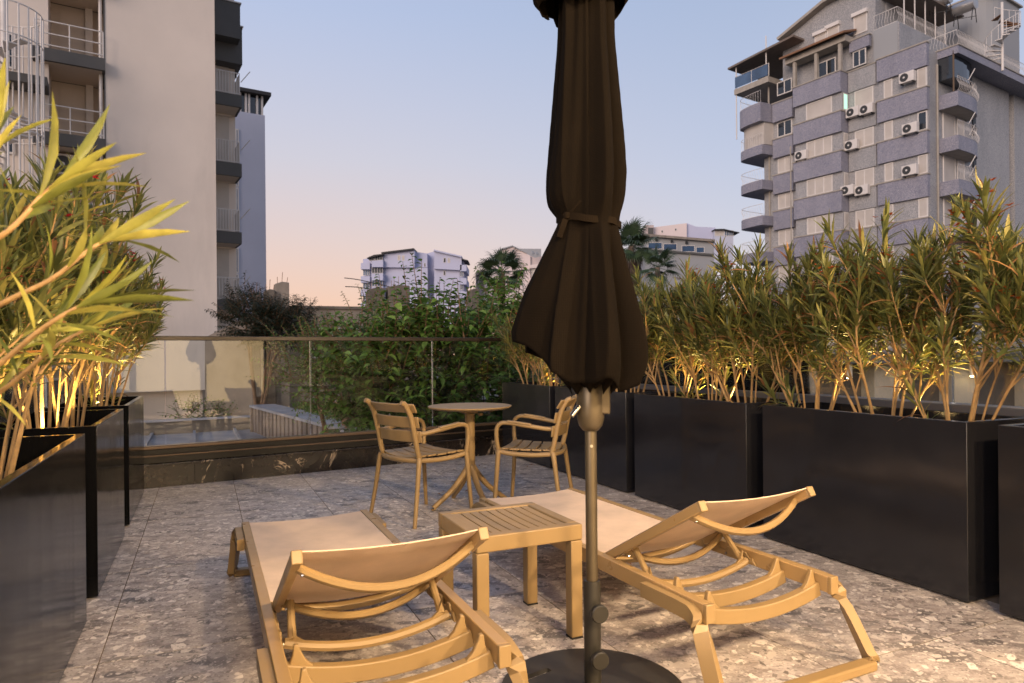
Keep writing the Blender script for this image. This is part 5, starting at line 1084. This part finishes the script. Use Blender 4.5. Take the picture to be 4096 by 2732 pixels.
block(cb_, 'wall', cf, [zc_(1463, 2000), zc_(1463, 575), zc_(1935, 600), zc_(1935, 2000)], 0, -14, M['lilac']); block(cb_, 'upper_wall', cf, [zc_(1462, 577), zc_(1462, 258), zc_(1968, 372), zc_(1968, 602)], 1., -14.2, M['lilac'])
for pts in (((500, 304), (1100, 230)), ((1462, 254), (1972, 372))):
    (x0, y0), (x1, y1) = pts; a, za = cf.pz(*zc_(x0, y0), 1.); b, zb = cf.pz(*zc_(x1, y1), 1.); MB().bar([(a, 6., za + .12), (b, 6., zb + .12)], 15.5, .3).build('roof', M['roofd'] if x0 == 500 else M['lilac'], cb_)
for x0, x1, y0, y1, q in ((788, 840, 328, 422, .9), (868, 918, 330, 425, .9), (1275, 1306, 470, 545, -.9), (1275, 1306, 712, 785, 0), (1632, 1680, 375, 465, 1.), (1710, 1758, 378, 468, 1.), (1632, 1672, 615, 700, 0)): fwin(cf, cb_, zc_, x0, x1, y0, y1, q, 'wglass' if x0 == 1275 or x0 == 1632 else 'shut')
for k in range(5):
    y = 470 + 245 * k
    b = block(cb_, 'balcony', cf, [zc_(108, y + 115), zc_(108, y), zc_(275, y - 5), zc_(275, y + 115)], 1.2, -8, M['lilac']); fwin(cf, cb_, zc_, 150, 270, y + 120, y + 230, .2, 'bluegl', 3)
    b = block(cb_, 'bay', cf, [zc_(310, y + 75), zc_(310, y - 42), zc_(518, y - 55), zc_(518, y + 75)], 2., -8, M['lilac']); fwin(cf, cb_, zc_, 312, 516, y + 78, y + 190, 1., 'bluegl' if k else 'wglass', 4)
    b = block(cb_, 'balcony', cf, [zc_(1940, y + 150), zc_(1940, y + 35), zc_(2058, y + 35), zc_(2058, y + 150)], 1., -8, M['lilac']); fwin(cf, cb_, zc_, 1942, 2000, y + 152, y + 250, .2, 'bluegl', 2)
block(cb_, 'core', cf, [zc_(150, 2000), zc_(150, 400), zc_(530, 330), zc_(530, 2000)], -.2, -13, M['lilac']); block(cb_, 'core', cf, [zc_(1930, 2000), zc_(1930, 400), zc_(2005, 420), zc_(2005, 2000)], -.2, -13, M['lilac'])
block(cb_, 'sunroom_roof', cf, [zc_(220, 385), zc_(220, 375), zc_(350, 318), zc_(520, 300), zc_(520, 312)], 2.4, -8, M['roofd']); fwin(cf, cb_, zc_, 262, 366, 345, 430, 1.2, 'wglass', 4); fwin(cf, cb_, zc_, 370, 510, 325, 420, 1.3, 'wglass', 3); block(cb_, 'eaves', cf, [zc_(1966, 400), zc_(1966, 384), zc_(2090, 420), zc_(2052, 430)], 1.4, -6, M['roofd'])
gf, gb_ = far('gabled_house', 'pale pink gabled house with satellite dishes left of the umbrella', 150.)
zg = lambda x, y: (1850 + x / 5.8075, 950 + y / 5.8075)
block(gb_, 'wall', gf, [zg(500, 2000), zg(500, 690), zg(880, 300), zg(1160, 218), zg(1500, 378), zg(1580, 430), zg(1580, 2000)], 0, -12, M['pink'])
for A, B in (((490, 690), (880, 300)), ((880, 292), (1165, 212)), ((1160, 214), (1500, 374))): a, za = gf.pz(*zg(*A)); b, zb = gf.pz(*zg(*B)); MB().bar([(a, 5.8, za + .1), (b, 5.8, zb + .1)], 12.6, .25).build('roof', M['greyr'], gb_)
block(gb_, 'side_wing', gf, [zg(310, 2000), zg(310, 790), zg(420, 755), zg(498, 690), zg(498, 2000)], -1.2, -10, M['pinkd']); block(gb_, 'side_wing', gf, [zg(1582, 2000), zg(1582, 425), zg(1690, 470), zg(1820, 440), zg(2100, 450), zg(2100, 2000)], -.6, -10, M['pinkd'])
for x0, x1, y0, y1 in ((840, 875, 548, 630), (1000, 1035, 508, 610), (1160, 1195, 470, 575)): fwin(gf, gb_, zg, x0, x1, y0, y1, 0)
for k in range(3):
    y = 640 + 300 * k; block(gb_, 'balcony', gf, [zg(1560, y + 70), zg(1560, y), zg(2000, y - 60), zg(2000, y + 60)], 1., -.5, M['pink']); fwin(gf, gb_, zg, 1600, 1830, y + 80, y + 270, .2, 'shut' if k == 0 else 'wglass', 4)
    fwin(gf, gb_, zg, 325, 485, 965 + 420 * k, 1140 + 420 * k, -1.19, 'wglass', 3)
hr = block(gb_, 'rear_hill_house', gf, [zg(1240, 600), zg(1240, 258), zg(1830, 262), zg(1830, 600)], -14, -20, M['greyr'])
for k, (x, y) in enumerate(((1635, 355), (1730, 375))):
    c = Q(*zg(x, y), 148.); t_ = thing('satellite_dish', ('left' if k == 0 else 'right') + ' one of two satellite dishes on the pink house roof', 'satellite dish', c, 0, 'dishes on the pink house'); MB().lathe([(0, .12), (.3, .1), (.43, 0), (.41, 0), (.29, .07), (0, .09)], 20).build('dish', M['greyr'], t_).rotation_euler = (R(70), 0, R(30)); MB().tube([(0, .1, -.9), (0, .1, 0)], .04, 5).build('mast', M['greyr'], t_)
nf, nb_ = far('low_building', 'grey building with a band of blue windows right of the umbrella', 95.)
zn = lambda x, y: (2450 + x / 4.238, 850 + y / 4.238)
block(nb_, 'wall', nf, [zn(560, 1600), zn(560, 380), zn(1000, 425), zn(1720, 488), zn(1720, 1600)], 0, -14, M['greyr']); block(nb_, 'roof_edge', nf, [zn(540, 398), zn(540, 358), zn(1740, 455), zn(1740, 495)], .6, -14.5, M['conc']); block(nb_, 'ledge', nf, [zn(570, 645), zn(570, 615), zn(1720, 700), zn(1720, 735)], .35, .001, M['slabgrey'])
for x0, x1, y0, y1 in ((600, 845, 508, 622), (862, 1095, 528, 640), (1172, 1395, 560, 668), (1415, 1560, 585, 685)): fwin(nf, nb_, zn, x0, x1, y0, y1, 0, 'bluegl', 1)
for x, y in ((742, 472), (1003, 497), (1252, 520)): p, z = nf.pz(*zn(x, y), .1); w = MB().box(p - .12, p + .12, -.45, -.002, z - .1, z + .25).build('wall_light', M['blackm'], nb_)
hf, hb_ = far('villa', 'pink white flat roofed house with glazed corner room behind the grey building', 112.)
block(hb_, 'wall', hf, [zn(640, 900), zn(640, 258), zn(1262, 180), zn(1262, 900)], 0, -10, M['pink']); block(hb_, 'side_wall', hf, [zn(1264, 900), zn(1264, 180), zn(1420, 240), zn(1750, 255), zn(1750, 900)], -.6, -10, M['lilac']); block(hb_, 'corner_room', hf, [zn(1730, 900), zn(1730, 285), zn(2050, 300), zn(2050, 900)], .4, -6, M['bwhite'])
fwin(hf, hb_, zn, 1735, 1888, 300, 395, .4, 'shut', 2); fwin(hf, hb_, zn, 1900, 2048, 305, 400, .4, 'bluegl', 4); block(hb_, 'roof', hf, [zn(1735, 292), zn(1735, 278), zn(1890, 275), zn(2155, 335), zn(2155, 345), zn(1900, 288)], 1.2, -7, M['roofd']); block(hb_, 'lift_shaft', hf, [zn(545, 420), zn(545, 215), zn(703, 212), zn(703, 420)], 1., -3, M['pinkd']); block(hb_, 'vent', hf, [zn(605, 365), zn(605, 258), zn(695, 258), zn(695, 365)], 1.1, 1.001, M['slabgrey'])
for x0, y0 in ((825, 300), (1055, 268)): fwin(hf, hb_, zn, x0, x0 + 34, y0, y0 + 46, 0, 'wglass')

# ------------------------------------------------------------------ concrete ruin and retaining wall
cw = Facade(Q(1160, 1230, 21.), 66, -1); cr = cw.root('concrete_wall', 'weathered brown concrete retaining wall behind the dark bush', 'wall')
block(cr, 'wall', cw, [(820, 2600), (820, 1350), (1000, 1260), (1160, 1226), (1700, 1236), (1700, 2600)], 0, -.5, M['conc']); block(cr, 'coping', cw, [(1155, 1232), (1155, 1222), (1705, 1230), (1705, 1242)], .08, -.55, M['concd'])
for (u0, u1, v, lbl, qq) in ((1010, 1042, 1172, 'thin concrete pillar with rusty bars, leftmost of the ruined pillars', 1.), (1058, 1100, 1158, 'broad concrete pillar in the middle of the ruined pillars', 0.6), (1101, 1157, 1128, 'tallest concrete pillar, right of the ruined pillars against the peach sky', .4), (1478, 1540, 1150, 'concrete pillar in front of the lilac house behind the tree, left one', -1.), (1555, 1640, 1140, 'wide concrete pillar in front of the lilac house behind the tree', -1.), (1885, 1918, 1155, 'concrete pillar behind the leaves left of the pale gabled house', -2.)):
    o = thing('concrete_pillar', lbl, 'pillar', (cw.O.x, cw.O.y, 0), cw.phi, 'ruined concrete pillars'); a, z1 = cw.pz(u0, v, qq); b, _ = cw.pz(u1, v, qq); y0 = -qq
    MB().prism([(a, -5.2), (b, -5.2), (b, z1), ((a + b) / 2, z1 + .02), (a, z1 - .05)], y0, y0 + .5, 'y').build('shaft', M['concd'] if u0 != 1101 else M['conc'], o, bevel=.02)
    m = MB()
    for k in range(3): m.tube([(a + (b - a) * (.2 + .3 * k), y0 + .2, z1 - .2), (a + (b - a) * (.2 + .3 * k) + .03 * k, y0 + .2, z1 + .18 + .15 * (k % 2))], .008, 4)
    m.build('rebar', M['rust'], o)
fr_ = thing('stair_railing', 'thin metal railing with white handrail behind the tree', 'railing', (cw.O.x, cw.O.y, 0), cw.phi)
a, z = cw.pz(1560, 1220, -1.2); b, _ = cw.pz(1700, 1220, -1.2); m = MB(); balusters(m, [(a, 1.2), (b, 1.2)], z - .95, z, .11, .012); m.build('bars', M['white'], fr_); m = MB(); a, z = cw.pz(1240, 1314, .3); b, _ = cw.pz(1480, 1316, .3); balusters(m, [(a, -.3), (b, -.3)], z - .9, z, .11, .012); m.build('bars', M['white'], fr_)
for k, (A, B) in enumerate((((1440, 1120), (1780, 1166)), ((1440, 1150), (1760, 1170)))):
    a, b = Q(*A, 27.), Q(*B, 25.); m = (a + b) / 2 - Vector((0, 0, .12)); c = MB().tube(smooth_path([a + (a - b) * .2, a, m, b, b + (b - a) * .1], 4), .018, 5).build('overhead_cable', M['blackm']); tag(c, ('upper' if k == 0 else 'lower') + ' black cable sagging in front of the lilac house', 'cable', 'cables behind the tree')
# ------------------------------------------------------------------ lower roof, slatted wall, cream wall
ro = thing('sheet_roof', 'low grey sheet roof with raised seams just beyond the glass', 'roof', (0, 0, 0)); zr0 = -.62
c1, c2, c3, c4 = P(300 * DP, 1002 * DP, zr0), P(596 * DP, 984 * DP, zr0), P(700 * DP, 1018 * DP, zr0), P(330 * DP, 1075 * DP, zr0)
ex = (c2 - c1).normalized(); fy = Vector((-.50, .866, 0)); o0 = c2.copy(); ey = (P(640 * DP, 1040 * DP, zr0) - c2); ey = Vector((.42, -.90, 0)).normalized()
MR = Matrix(((ex.x, -ey.x, 0, o0.x), (ex.y, -ey.y, 0, o0.y), (0, 0, 1, zr0), (0, 0, 0, 1)))
for k in range(12):
    MB().box(-.86 * (k + 1) + .012 + .3, -.86 * k - .012 + .3, -8, 0, -.1, 0, MR).build('sheet', M['zinc'], ro); MB().box(-.86 * k - .03 + .3, -.86 * k + .03 + .3, -8, 0, -.1, .055, MR).build('seam', M['zinc'], ro)
MB().box(-11, .3, .002, .25, -.3, .28, MR).build('upstand', M['concd'], ro); MB().box(-11, .3, -.04, .30, .281, .31, MR).build('upstand_cap', M['zinc'], ro)
sw = thing('slatted_wall', 'low slatted wall with grey capped top running beside the sheet roof', 'wall', (0, 0, 0))
w0, w1 = P(578 * DP, 930 * DP, .0), P(835 * DP, 996 * DP, .0); wd_ = (w1 - w0); Lw = wd_.length; ang = math.atan2(wd_.y, wd_.x); MW = Matrix.Translation((w0.x, w0.y, 0)) @ Matrix.Rotation(ang, 4, 'Z')
MB().box(0, Lw + 1.5, .12, .36, -1.5, -.055, MW).build('core', M['slatd'], sw); MB().box(-.06, Lw + 1.5, -.04, .52, -.05, .0, MW).build('coping', M['zinc'], sw); MB().box(-.08, -.001, -.02, .5, -1.5, -.052, MW).build('end_post', M['slat'], sw)
ns = int((Lw + 1.4) / .3)
for k in range(ns): MB().box(.02 + .3 * k, .02 + .3 * k + .19, .03, .118, -1.45, -.052, MW).build('slat', M['slat'], sw)
# ------------------------------------------------------------------ pavilion beyond the right balustrade
nv = thing('pavilion', 'low taupe pavilion with pale stone columns beyond the right balustrade', 'building', Q(3300, 1415, 13.).to_3d() * Vector((1, 1, 0)) if False else (6.03, 13., 0), R(8))
MB().box(-5.5, 7.5, .3, 6, -5.2, .86).build('wall', M['taupe'], nv); MB().box(-5.8, 7.8, -.6, 6.2, .9, 1.06).build('roof', M['slabgrey'], nv); MB().box(-5.8, 7.8, -.62, -.601, .895, .925).build('roof_trim', M['ralu'], nv)
for k in range(7):
    x = -4.2 + 1.72 * k; c = MB().box(x, x + .52, -.1, .298, -5.2, .86).build('column', M['stone'], nv)
for k in range(3):
    x = -2.3 + 2.6 * k; l_ = MB().lathe([(.05, .62), (.05, .88)], 12, (x, -.3)).build('lamp_body', M['white'], nv); MB().lathe([(.045, .60), (.045, .618)], 12, (x, -.3)).build('lamp_lens', M['lampglow'], l_)
